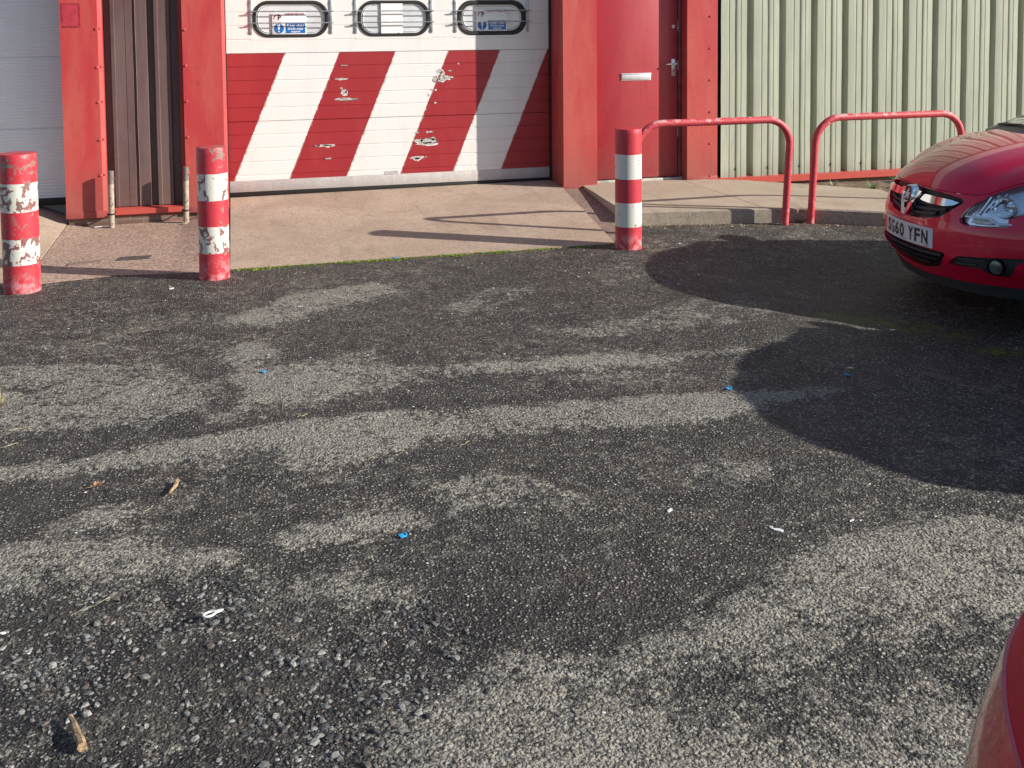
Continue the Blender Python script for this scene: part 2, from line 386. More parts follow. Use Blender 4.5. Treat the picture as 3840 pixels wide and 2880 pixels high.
DARKP = [[(0.84, 2.34), (0.99, 2.42), (1.17, 2.41), (1.29, 2.33), (1.43, 2.38), (1.61, 2.39), (1.76, 2.28), (2.01, 2.32), (1.97, 2.18), (1.69, 2.1), (1.45, 2.13), (1.3, 2.21), (1.11, 2.21), (0.95, 2.28)],
   [(1.2, 2.17), (1.34, 2.15), (1.36, 2.09), (1.22, 2.08)]]
GRAV = [(-0.85, 3.22), (-0.45, 3.25), (-0.07, 3.17), (0.21, 2.91), (0.48, 2.88), (0.57, 2.67), (0.51, 2.5), (0.31, 2.46), (0.3, 2.32), (0.35, 1.9), (-0.9, 1.9)]
def sdist(X, Y, poly):
    """signed distance, positive inside"""
    P = np.array(poly); d = np.full(X.shape, 1e9); ins = np.zeros(X.shape, bool)
    for i in range(len(P)):
        a, b = P[i-1], P[i]; e = b-a; t = np.clip(((X-a[0])*e[0]+(Y-a[1])*e[1])/(e@e+1e-12), 0, 1)
        d = np.minimum(d, np.hypot(X-a[0]-t*e[0], Y-a[1]-t*e[1]))
        c = (b[1] > Y) != (a[1] > Y); xi = (a[0]-b[0])*(Y-b[1])/((a[1]-b[1])+1e-12)+b[0]
        ins ^= c & (X < xi)
    return np.where(ins, d, -d)
def ground_z(X, Y):
    """gentle unevenness of the old surfacing; flat where things stand"""
    z = .010*np.sin(X*2.1+.7)*np.sin(Y*1.7)+.006*np.sin(X*4.3+Y*3.1)
    z *= np.clip((6.6-Y)/1.5, 0, 1)*np.clip((4.2-X)/1.0, 0, 1)*np.clip((X+3)/1.0, 0, 1)*np.clip(Y/1.0, 0, 1)
    z += np.where(Y < 4.30+.02*np.sin(X*3), -.004, 0)*np.clip((2.6-X)/.6, 0, 1)*np.clip((Y-3.3)/.4, 0, 1)
    z -= .115*(lambda t: t*t*(3-2*t))(np.clip((X-2.7)/1.4, 0, 1))*np.clip((7.35-Y)/1.0, 0, 1)
    z -= .09*np.clip((Y-7.46)/.08, 0, 1)*np.clip((2.6-X)/.1, 0, 1)
    return z
def axis(lo, hi, st, far):
    a = list(np.arange(lo, hi+1e-6, st)); s = st; x = lo
    left = []
    while x > -far: s *= 1.35; x -= s; left.append(x)
    s = st; x = hi; right = []
    while x < far: s *= 1.35; x += s; right.append(x)
    return np.array(left[::-1]+a+right)
gx = axis(-1.9, 5.4, .022, 300.); gy = axis(1.5, 8.1, .02, 300.)
GX, GY = np.meshgrid(gx, gy); nx_, ny_ = len(gx), len(gy)

ii = (np.arange(ny_-1)[:, None]*nx_+np.arange(nx_-1)[None]).ravel()
fc = np.stack([ii, ii+1, ii+nx_+1, ii+nx_], 1)
sm = lambda d, w: np.clip(d/w+.5, 0, 1)
def vnoise(X, Y, f, seed):
    r = np.random.default_rng(seed).random((64, 64)); x = X*f; y = Y*f
    i = np.floor(x).astype(int); j = np.floor(y).astype(int); u = x-i; v = y-j; u = u*u*(3-2*u); v = v*v*(3-2*v)
    g = lambda a, b: r[a % 64, b % 64]
    return (g(i, j)*(1-u)+g(i+1, j)*u)*(1-v)+(g(i, j+1)*(1-u)+g(i+1, j+1)*u)*v-.5
WX = GX+sum(a*vnoise(GX, GY, f, s_) for a, f, s_ in ((.12, 2.2, 1), (.10, 5, 2), (.06, 11, 3)))
WYY = GY+sum(a*vnoise(GX, GY, f, s_) for a, f, s_ in ((.05, 2.2, 4), (.05, 5, 5), (.04, 11, 6)))
worn = np.zeros(GX.shape)
for p_, w_ in zip(LIGHT, LW): worn = np.maximum(worn, w_*sm(sdist(WX, WYY, p_), .09))
for p_ in DARKP: worn = worn*(1-.75*sm(sdist(WX, WYY, p_), .18))
grav = sm(sdist(WX, WYY, GRAV), .25)
inside = (GX > -1.9) & (GX < 5) & (GY > 1.5) & (GY < 7)
GZ = ground_z(GX, GY)+inside*(.007*worn+.004*vnoise(GX, GY, 9, 21)+.004*vnoise(GX, GY, 17, 22)+grav*(-.012+.010*vnoise(GX, GY, 8, 23)+.007*vnoise(GX, GY, 18, 24)))*np.clip((6.9-GY)/.5, 0, 1)
wv = np.stack([GX.ravel(), GY.ravel(), GZ.ravel()], 1)
def groundz(x, y):
    i = int(np.clip(np.searchsorted(gx, x)-1, 0, nx_-2)); j = int(np.clip(np.searchsorted(gy, y)-1, 0, ny_-2))
    u = (x-gx[i])/(gx[i+1]-gx[i]); v = (y-gy[j])/(gy[j+1]-gy[j])
    return float((GZ[j, i]*(1-u)+GZ[j, i+1]*u)*(1-v)+(GZ[j+1, i]*(1-u)+GZ[j+1, i+1]*u)*v)
me = bpy.data.meshes.new('ground'); me.vertices.add(len(wv)); me.vertices.foreach_set('co', wv.ravel())
me.loops.add(fc.size); me.loops.foreach_set('vertex_index', fc.ravel())
me.polygons.add(len(fc)); me.polygons.foreach_set('loop_start', np.arange(len(fc))*4); me.polygons.foreach_set('loop_total', np.full(len(fc), 4))
me.update(calc_edges=True)
worn = worn*.72 + .15 + .25*vnoise(GX, GY, 1.1, 9)+.2*vnoise(GX*.5, GY, 3.1, 10)
# crisp upper joint of the resurfaced strip
jy = np.interp(GX, [-1.1, -.58, -.04, .64, 1.46, 2.31, 2.8], [4.30, 4.31, 4.35, 4.39, 4.29, 4.20, 4.11])
worn -= .35*np.clip(1-(GY-jy)/.14, 0, 1)*(GY > jy)*(GX < 2.2)
worn = worn*(1-.35*grav)
worn = np.where((GX > 3.3) & (GY > 3), worn+.0, worn)
# crisp long joint of the resurfaced strip
moss = np.zeros(GX.shape)
ml = np.clip((GX-.0)/.2, 0, 1)*np.clip((2.85-GX)/.05, 0, 1)
moss = np.maximum(moss, ml*np.clip(1-np.abs(GY-7.30)/(.035+.02*np.sin(GX*7)), 0, 1))
for mx, my, mr in ((3.62, 5.18, .16), (3.42, 5.28, .12), (3.75, 5.02, .12), (3.95, 4.9, .10), (3.9, 5.1, .08), (4.0, 4.6, .12)):
    moss = np.maximum(moss, 1.5*np.exp(-(((GX-mx)/mr)**2+((GY-my)/(mr*.6))**2)))
moss = np.maximum(moss, .8*np.exp(-(((GX-2.93)/.06)**2+((GY-7.5)/.25)**2)))
dl = np.interp(GX, [2.9, 3.3, 4.6, 5.2, 7], [7.85, 7.86, 7.55, 7.2, 6.5])
dirt = np.clip(1-np.abs(GY-dl-.02)/(.09+.05*np.sin(GX*3.3)**2), 0, 1)*(GX > 3.0)
for n_, a_ in (('worn', worn), ('gravel', grav), ('moss', moss), ('dirt', dirt)):
    at = me.attributes.new(n_, 'FLOAT', 'POINT'); at.data.foreach_set('value', a_.ravel().astype(np.float32))
tag(link('ground', me, ASPH, sharp=60), kind='structure')

# loose and half-embedded chippings
def icos():
    t = (1+5**.5)/2
    v = np.array([(-1, t, 0), (1, t, 0), (-1, -t, 0), (1, -t, 0), (0, -1, t), (0, 1, t), (0, -1, -t), (0, 1, -t), (t, 0, -1), (t, 0, 1), (-t, 0, -1), (-t, 0, 1)], float)
    v /= np.linalg.norm(v[0])
    f = np.array([(0, 11, 5), (0, 5, 1), (0, 1, 7), (0, 7, 10), (0, 10, 11), (1, 5, 9), (5, 11, 4), (11, 10, 2), (10, 7, 6), (7, 1, 8), (3, 9, 4), (3, 4, 2), (3, 2, 6), (3, 6, 8), (3, 8, 9), (4, 9, 5), (2, 4, 11), (6, 2, 10), (8, 6, 7), (9, 8, 1)])
    return v, f
def stones(name, P, rad, mats, midx, lab):
    v, f = icos(); n = len(P)
    V = np.empty((n, 12, 3)); 
    for i in range(n):
        j = v*(1+rng.normal(0, .16, (12, 1)))*np.array([1.15, rng.uniform(.55, .95), rng.uniform(.30, .5)])*rad[i]
        a = rng.uniform(0, 6.283); c, s = math.cos(a), math.sin(a)
        V[i] = np.stack([j[:, 0]*c-j[:, 1]*s+P[i, 0], j[:, 0]*s+j[:, 1]*c+P[i, 1], j[:, 2]+P[i, 2]+rad[i]*.12], 1)
    Fc = (f[None]+np.arange(n)[:, None, None]*12).reshape(-1, 3)
    o = mobj(name, V.reshape(-1, 3).tolist(), Fc.tolist(), mats, None, np.repeat(midx, 20).tolist(), sharp=None)
    return tag(o, kind='stuff', label=lab, cat='gravel')
ST = [plain('chipping_grey', (.17, .168, .158), .8, 0, .3, 60), plain('chipping_pale', (.27, .265, .24), .8, 0, .3, 60),
      plain('chipping_brown', (.12, .10, .085), .85, 0, .3, 60), plain('chipping_dark', (.055, .055, .058), .8, 0, .3, 60)]
pts = []; rad = []; mi = []
n = 0
while n < 5200:
    x, y = rng.uniform(-.95, .62), rng.uniform(2.0, 3.25)
    d = sdist(np.array([x]), np.array([y]), GRAV)[0]
    if d < -.05 + rng.uniform(-.08, .08): continue
    dens = .5+.5*math.sin(x*9+1.0+2*math.sin(y*5))*math.sin(y*11+x*4)
    if rng.uniform() > .22+.7*dens: continue
    r = .0022+.0060*rng.random()**2.4+(.008*rng.random() if rng.random() < .17 else 0)
    pts.append((x, y, 0)); rad.append(r); mi.append(rng.choice(4, p=[.42, .20, .14, .24])); n += 1
n = 0
while n < 2600:
    x, y = rng.uniform(-1.2, 2.6), rng.uniform(2.0, 5.0)
    if rng.random() > (1.2 if y < 3.4 else .45): continue
    pts.append((x, y, 0)); rad.append(.0018+.0028*rng.random()**2); mi.append(rng.choice(4, p=[.35, .2, .1, .35])); n += 1
P = np.array(pts); P[:, 2] = [groundz(a[0], a[1]) for a in P]
stones('gravel', P, np.array(rad), ST, np.array(mi), 'loose grey chippings scattered over the broken dark asphalt')

# ------------------------------------------------------------------ concrete forecourt
def slab(name, poly, zf, mat, bottom=-.05, step=.12, label=None):
    pv, tr, loops = cdt(poly, [], step)
    vs = [(x, y, zf(x, y)) for x, y in pv]; fs = list(tr)
    lp = loops[0]; k = len(vs); vs += [(p[0], p[1], zf(p[0], p[1])) for p in lp]+[(p[0], p[1], bottom) for p in lp]; m = len(lp)
    fs += [(k+i, k+m+i, k+m+(i+1) % m, k+(i+1) % m) for i in range(m)]
    o = mobj(name, vs, fs, mat)
    bm = bmesh.new(); bm.from_mesh(o.data)
    bmesh.ops.remove_doubles(bm, verts=bm.verts, dist=.0004); bmesh.ops.recalc_face_normals(bm, faces=bm.faces)
    up = sum(f.normal.z*f.calc_area() for f in bm.faces)
    if up < 0: bmesh.ops.reverse_faces(bm, faces=bm.faces)
    bm.to_mesh(o.data); bm.free()
    for p in o.data.polygons: p.use_smooth = True
    o.data.set_sharp_from_angle(angle=R_(25))
    return tag(o, kind='structure')
slope = lambda x: float(np.interp(x, [-1.75, -1.42, -1.2, -.45, -.07, 4], [.050, .0, -.010, -.006, .040, .050]))
zap = lambda x, y: .008+(y-7.33)*slope(x)*(1 if y > 7.33 else 0)
slab('concrete_apron', [(-.055, 7.345), (1.04, 7.352), (2.795, 7.30), (3.035, 9.27), (3.064, 9.40), (3.064, 9.86), (-.055, 9.86)], lambda x, y: zap(x, y)+.003, CONC)
slab('pavement', [(-1.372, 7.28), (-.8, 7.40), (-.2, 7.30), (-.062, 7.345), (-.062, 9.5), (-1.415, 9.5)], lambda x, y: zap(x, y)-.005, CONC2, step=.05)
slab('pavement', [(-5, 7.0), (-2.2, 7.05), (-1.38, 7.28), (-1.423, 9.5), (-1.423, 9.86), (-5, 9.86)], lambda x, y: zap(x, y)+.002, CONC)
slab('concrete_strip', [(2.803, 7.30), (2.95, 7.55), (3.14, 7.95), (3.27, 9.45), (3.06, 9.45), (3.043, 9.27)], lambda x, y: zap(x, y)-.012, CONC4)
zpl = lambda x, y: .12-.012*max(0, x-4.6)*max(0, min(1, (y-7.6)/1.2))+.002*math.sin(x*3)*math.sin(y*4)
slab('raised_path', [(3.135, 7.97), (3.31, 7.945), (4.32, 7.75), (4.325, 9.47), (3.27, 9.47)], zpl, CONC5, step=.10)
slab('raised_path', [(4.33, 7.748), (4.60, 7.69), (5.15, 7.33), (6.9, 6.24), (6.9, 7.2), (5.80, 8.02), (5.86, 8.36), (5.52, 8.72), (4.85, 9.30), (4.33, 9.47)], zpl, CONC5, step=.10)
# kerb face of the raised path: separate rougher upstand
mb = MB()
kl = [(3.130, 7.955), (3.308, 7.930), (4.325, 7.735), (4.60, 7.675), (5.15, 7.315), (6.9, 6.225)]
for i in range(len(kl)-1):
    a, b = Vector(kl[i]), Vector(kl[i+1]); k = max(2, int((b-a).length/.06)); nrm = Vector((-(b-a).y, (b-a).x)).normalized()*-1
    for j in range(k):
        p, q = a.lerp(b, j/k), a.lerp(b, (j+1)/k)
        o1 = nrm*(.010); 
        mb.add([(p.x, p.y, .119), (q.x, q.y, .119), (q.x+o1.x, q.y+o1.y, .108), (p.x+o1.x, p.y+o1.y, .108), (q.x+o1.x*1.6, q.y+o1.y*1.6, -.15), (p.x+o1.x*1.6, p.y+o1.y*1.6, -.15),
                (p.x-nrm.x*.012, p.y-nrm.y*.012, .1215), (q.x-nrm.x*.012, q.y-nrm.y*.012, .1215)],
               [(0, 1, 2, 3), (3, 2, 4, 5), (6, 7, 1, 0)])
tag(mb.build('kerb', CONC3), kind='structure')
SOIL = concrete('soil', (.10, .08, .05), (.16, .125, .085), .5, .5)
slab('soil_strip', [(4.0, 9.48), (4.84, 9.29), (5.53, 8.71), (5.88, 8.35), (5.82, 8.02), (6.9, 7.2), (14, 7.2), (14, 9.48)], lambda x, y: .045+.012*math.sin(x*13)*math.sin(y*11)-.022*max(0, min(3, x-4.8)), SOIL, step=.08)
# moss along the front edge of the apron : small cushions
MOSS = plain('moss_green', (.12, .17, .012), .95, 0, .6, 60)
v12, f12 = icos(); mb = MB()
for i in range(900):
    x = rng.uniform(-.02, 2.85); dens = .5+.5*math.sin(x*5.1+1)*math.sin(x*13)
    if rng.random() > .12+1.0*dens**1.5: continue
    y = 7.335-abs(rng.normal(0, .010+.026*dens))-.004; s = rng.uniform(.003, .013)
    if x > 2.80: y += rng.uniform(0, .45)
    mb.add(v12*np.array([s*1.5, s, s*.55])+np.array([x, y, .002]), f12.tolist())
tag(mb.build('moss', MOSS, sharp=None), 'bright green moss cushions along the front edge of the concrete', 'moss', kind='stuff')
# two darker patches set flush in the left pavement
for cx_, cy_, a_, mt in ((-1.07, 7.86, .12, CONC4), (-.74, 7.92, -.02, plain('iron_cover', (.10, .085, .07), .7, .2, .3, 60))):
    mb = MB(); c, s = math.cos(a_), math.sin(a_)
    q = [(-.11, -.05), (.11, -.05), (.125, .05), (-.095, .05)]
    Q = [(cx_+x*c-y*s, cy_+x*s+y*c) for x, y in q]
    zz = [zap(*p)+.004 for p in Q]
    mb.add([(p[0], p[1], z) for p, z in zip(Q, zz)]+[(p[0], p[1], z-.02) for p, z in zip(Q, zz)], [(0, 1, 2, 3), (0, 4, 5, 1), (1, 5, 6, 2), (2, 6, 7, 3), (3, 7, 4, 0)])
    tag(mb.build('ground_cover', mt, sharp=None), 'small brown brick-shaped patch set in the pavement, nearer the left bollard' if cx_ < -1 else 'small dark iron cover plate set in the pavement, nearer the right bollard', 'cover plate', 'small plates set in the pavement')

# ------------------------------------------------------------------ the building
B = empty('industrial_unit', (0, 9.4, 0), label='industrial unit front with red pillars, striped white door and green ribbed cladding', cat='building')
def bp(name, mb, mats, parent=B, sharp=35, loc=None):
    o = mb.build(name, mats, parent, sharp)
    inv = parent.matrix_basis.inverted() if parent.type == 'EMPTY' else Matrix.Identity(4)
    # geometry is written in world coordinates: undo the parent's offset
    par = parent
    while par:
        o.data.transform(Matrix.Translation(-par.location)) if par.location.length else None
        par = par.parent
    return o
TOP = 3.3; WY = 9.4
def pillar(x0, x1, z0, chamfer=0.0, depth=.47):
    mb = MB()
    c = chamfer
    poly = [(x0, WY), (x1-c, WY), (x1, WY+c*.75 if c else WY), (x1, WY+depth), (x0, WY+depth)] if c else [(x0, WY), (x1, WY), (x1, WY+depth), (x0, WY+depth)]
    mb.prism(poly, z0, TOP, plane='xy')
    # folded base flashing, slightly proud
    mb.box(x0-.003, x1+.003, WY-.004, WY+.1, z0-.022, z0+.036, bv=.002)
    return bp('pillar', mb, RED_PIER)
pA = pillar(-1.41, -1.080, .082, .032); pB = pillar(-.425, -.066, .082, .026); pC = pillar(3.066, 3.410, .090); pD = pillar(4.366, 4.697, .115)
pillar(-4.9, -4.55, .08)
pA['label'] = 'red pillar with a faint square outline left of the brown sheets'
# faded square mark on the left pillar
mk = plain('red_ghost_mark', (.41, .034, .052), .45, 0, .15, 20); mk2 = plain('red_ghost_edge', (.33, .022, .034), .5, 0, .3, 30)
mb = MB(); mb.box(-1.392, -1.250, WY-.0015, WY+.004, 1.705, 1.905, 0)
for a in ((-1.395, -1.245, 1.893, 1.905), (-1.395, -1.383, 1.745, 1.893), (-1.257, -1.245, 1.72, 1.893), (-1.39, -1.245, 1.700, 1.712)):
    mb.box(a[0], a[1], WY-.003, WY+.003, a[2], a[3], 1)
bp('faded_mark', mb, [mk, mk2])
# bolts
BOLT = plain('red_bolt', (.55, .09, .10), .4, 0, .2, 30)
def bolt(x, y, z, r=.008):
    mb = MB(); mb.tube([(x, y, z), (x, y-.004, z), (x, y-.010, z)], r, 8, rs=[r*1.5, r*1.4, r]); bp('bolt', mb, BOLT)
for z in (1.688, 1.359, 1.059, .733, .428): bolt(-1.123, WY, z); bolt(-1.094, WY+.012, z+.004)
for z in (1.672, 1.360, 1.046, .731, .418): bolt(-.400, WY, z)
for z in (1.759, 1.439, 1.121, .801, .481, .150): bolt(4.617, WY, z)
# brown cladding between pillars A and B
def profile_sheet(pts, z0, z1, th=.0):
    mb = MB(); n = len(pts)
    nz = 14
    vs = [(p[0]+.0008*math.sin(k*1.7+p[0]*9), p[1]+.0012*math.sin(k*2.3+p[0]*5), z0+(z1-z0)*k/nz) for k in range(nz+1) for p in pts]
    fs = [(k*n+i, k*n+i+1, (k+1)*n+i+1, (k+1)*n+i) for k in range(nz) for i in range(n-1)]
    mb.add(vs, fs)
    return mb
BY = 9.468
pp = [(-1.12, BY+.055), (-1.022, BY+.055), (-1.016, BY), (-.988, BY-.004), (-.984, BY+.004), (-.905, BY+.004), (-.902, BY+.008), (-.898, BY+.003), (-.842, BY+.002), (-.838, BY+.020), (-.826, BY+.020), (-.816, BY), (-.812, BY+.003), (-.726, BY+.003), (-.715, BY+.052), (-.668, BY+.052), (-.660, BY-.003), (-.632, BY-.005), (-.626, BY+.004), (-.560, BY+.004), (-.556, BY+.008), (-.535, BY+.004), (-.526, BY+.05), (-.455, BY+.055)]
mb = profile_sheet(pp, .135, TOP); o = bp('brown_cladding', mb, BROWN, sharp=20)
mb = MB(); mb.box(-.462, -.424, BY+.02, BY+.06, .12, TOP); bp('corner_trim', mb, RED_PIER)
mb = MB(); mb.add([(-1.08, WY+.008, .074), (-.425, WY+.008, .074), (-.425, WY+.008, .118), (-1.08, WY+.008, .118), (-.425, BY+.06, .135), (-1.08, BY+.06, .135), (-.425, WY+.04, .060), (-1.08, WY+.04, .060)],
    [(0, 1, 2, 3), (3, 2, 4, 5), (0, 1, 6, 7)]); bp('base_flashing', mb, RED_FLASH)
mb = MB(); mb.box(-1.40, -.05, 9.44, 9.75, -.08, .078, bv=.004); bp('brick_plinth', mb, BRICK)
# left grey micro-ribbed door
def ribbed(x0, x1, y, z0, z1, pitch_, amp, seams, name, mat, ns=6, par=B, sg=.004):
    zs = []; ys = []
    n = int((z1-z0)/pitch_*ns)
    for i in range(n+1):
        z = z0+(z1-z0)*i/n; zs.append(z); yy = y+amp*(.5-.5*math.cos(2*math.pi*(z-z0)/pitch_))
        for s_ in seams:
            if abs(z-s_) < sg: yy = y+.012
        ys.append(yy)
    mb = MB(); m = len(zs)
    mb.add([(x, ys[i], zs[i]) for x in (x0, x1) for i in range(m)], [(i, i+1, m+i+1, m+i) for i in range(m-1)])
    return bp(name, mb, mat, par, 60)
LD = ribbed(-4.55, -1.41, 9.8, .192, TOP-.3, .0284, .0045, (.813, 1.445, 2.08), 'ribbed_door', SHUT)
LD['label'] = 'pale grey door of fine horizontal ribs'
mb = MB(); mb.box(-4.55, -1.412, 9.785, 9.83, .128, .190, bv=.003); o = bp('door_seal', mb, DARKTRIM, LD)
# garage door : profiled panels
GY_ = 9.80; GX0, GX1 = -.058, 3.044
zs = [(.262, 0)]
seams = [.815, 1.447, 2.079, 2.711]
z = .262; lines = sorted([1.447-.1264*k for k in range(1, 10)]+[1.447+.1264*k for k in range(0, 13)])
prof = [(.262, 0.0)]
for L_ in lines:
    if L_ <= .30 or L_ > 2.95: continue
    seam = any(abs(L_-s_) < .02 for s_ in seams)
    if seam: prof += [(L_-.0045, 0), (L_-.002, .012), (L_+.002, .012), (L_+.004, .001)]
    else: prof += [(L_-.006, 0), (L_-.0035, .0042), (L_+.0035, .0042), (L_+.006, .0)]
prof += [(2.98, 0)]
WIN = [(.182, .877), (1.152, 1.845), (2.115, 2.815)]; WZ0, WZ1 = 1.592, 1.935
def rrect(x0, x1, z0, z1, r, n=8):
    out = []
    for cx_, cz_, a0 in ((x1-r, z0+r, -90), (x1-r, z1-r, 0), (x0+r, z1-r, 90), (x0+r, z0+r, 180)):
        for k in range(n+1):
            a = R_(a0+90*k/n); out.append((cx_+r*math.cos(a), cz_+r*math.sin(a)))
    return out
# panel face with window openings cut through it
mb = MB(); n = len(prof)
bandlo = max(i for i, p in enumerate(prof) if p[0] <= WZ0-.02)
bandhi = min(i for i, p in enumerate(prof) if p[0] >= WZ1+.02)
for i in range(n-1):
    if bandlo <= i < bandhi: continue
    a, b = prof[i], prof[i+1]
    mb.add([(GX0, GY_+a[1], a[0]), (GX1, GY_+a[1], a[0]), (GX1, GY_+b[1], b[0]), (GX0, GY_+b[1], b[0])], [(0, 1, 2, 3)])
za, zb = prof[bandlo][0], prof[bandhi][0]
holes = [rrect(a+.015, b-.015, WZ0+.012, WZ1-.012, .13, 6) for a, b in WIN]
# zone around the windows keeps its grooves outside the frames only
def gy_at(z):
    for i in range(n-1):
        if prof[i][0] <= z <= prof[i+1][0]:
            t = (z-prof[i][0])/(prof[i+1][0]-prof[i][0]+1e-9); return prof[i][1]*(1-t)+prof[i+1][1]*t
    return 0
xs_cells = [GX0, WIN[0][0]-.02, WIN[0][1]+.02, WIN[1][0]-.02, WIN[1][1]+.02, WIN[2][0]-.02, WIN[2][1]+.02, GX1]
for c in range(7):
    xa, xb = xs_cells[c], xs_cells[c+1]
    if c % 2 == 0:
        for i in range(bandlo, bandhi):
            a, b = prof[i], prof[i+1]
            mb.add([(xa, GY_+a[1], a[0]), (xb, GY_+a[1], a[0]), (xb, GY_+b[1], b[0]), (xa, GY_+b[1], b[0])], [(0, 1, 2, 3)])
    else:
        pv, tr, _ = cdt([(xa, za), (xb, za), (xb, zb), (xa, zb)], [holes[c//2]], .06)
        mb.add([(x, GY_, z) for x, z in pv], tr)
# flaked paint patches (bare primer), thin polygons 1 mm proud
FLAKE = plain('bare_primer', (.46, .44, .42), .6, 0, .25, 60); FLAKW = plain('curled_white_paint', (.72, .70, .66), .5, 0, .1, 60); FLAKD = plain('flake_shadow_edge', (.16, .05, .05), .6, 0, .2, 60)
def blob(cx_, cz_, w_, h_, mat_i, y, sd, pts_=16, rough=.3):
    r_ = random.Random(sd); P_ = []
    for k in range(pts_):
        a = 2*math.pi*k/pts_; q = 1+r_.uniform(-rough, rough)
        P_.append((cx_+math.cos(a)*w_/2*q, cz_+math.sin(a)*h_/2*q))
    mb.add([(cx_, y, cz_)]+[(a, y, b) for a, b in P_], [(0, 1+k, 1+(k+1) % pts_) for k in range(pts_)], mat_i)
def flake(x, z_, w_, h_, s_, edge=True):
    if edge: blob(x+.003, z_-.003, w_*1.12, h_*1.14+.003, 2 if s_ % 2 else 3, GY_-.0008, s_+50)
    blob(x, z_, w_, h_, 1, GY_-.0016, s_)
for x, z_, w_, h_, s_ in ((1.01, 1.065, .05, .05, 1), (.985, 1.105, .02, .02, 2), (.985, 1.195, .10, .012, 3), (1.02, 1.322, .07, .008, 4), (1.03, 1.068, .02, .03, 5),
        (1.02, .998, .20, .018, 6), (1.0, 1.008, .14, .012, 61), (1.11, 1.002, .05, .01, 62),
        (1.935, 1.247, .075, .05, 7), (1.96, 1.228, .05, .028, 71), (2.04, 1.25, .03, .014, 72), (1.888, 1.172, .045, .05, 8), (1.958, 1.172, .06, .045, 9), (2.005, 1.185, .07, .035, 91), (1.93, 1.16, .02, .03, 92), (2.05, 1.19, .03, .01, 93),
        (1.86, 1.07, .03, .010, 10), (1.89, 1.07, .02, .01, 101), (1.82, 1.02, .012, .02, 102), (1.885, .945, .02, .01, 103),
        (1.70, .655, .04, .012, 104), (1.80, .66, .02, .012, 105), (1.835, .66, .05, .014, 106),
        (1.72, .575, .09, .034, 11), (1.815, .572, .14, .060, 12), (1.80, .545, .17, .026, 121), (1.86, .592, .05, .03, 122),
        (.82, .568, .18, .016, 13), (.84, .562, .07, .020, 131), (.75, .566, .05, .010, 132), (.85, .440, .06, .014, 14),
        (1.705, .412, .12, .030, 15), (1.70, .398, .05, .028, 151), (1.79, .416, .02, .01, 152), (2.12, 1.32, .012, .01, 153)):
    flake(x, z_, w_, h_, s_)
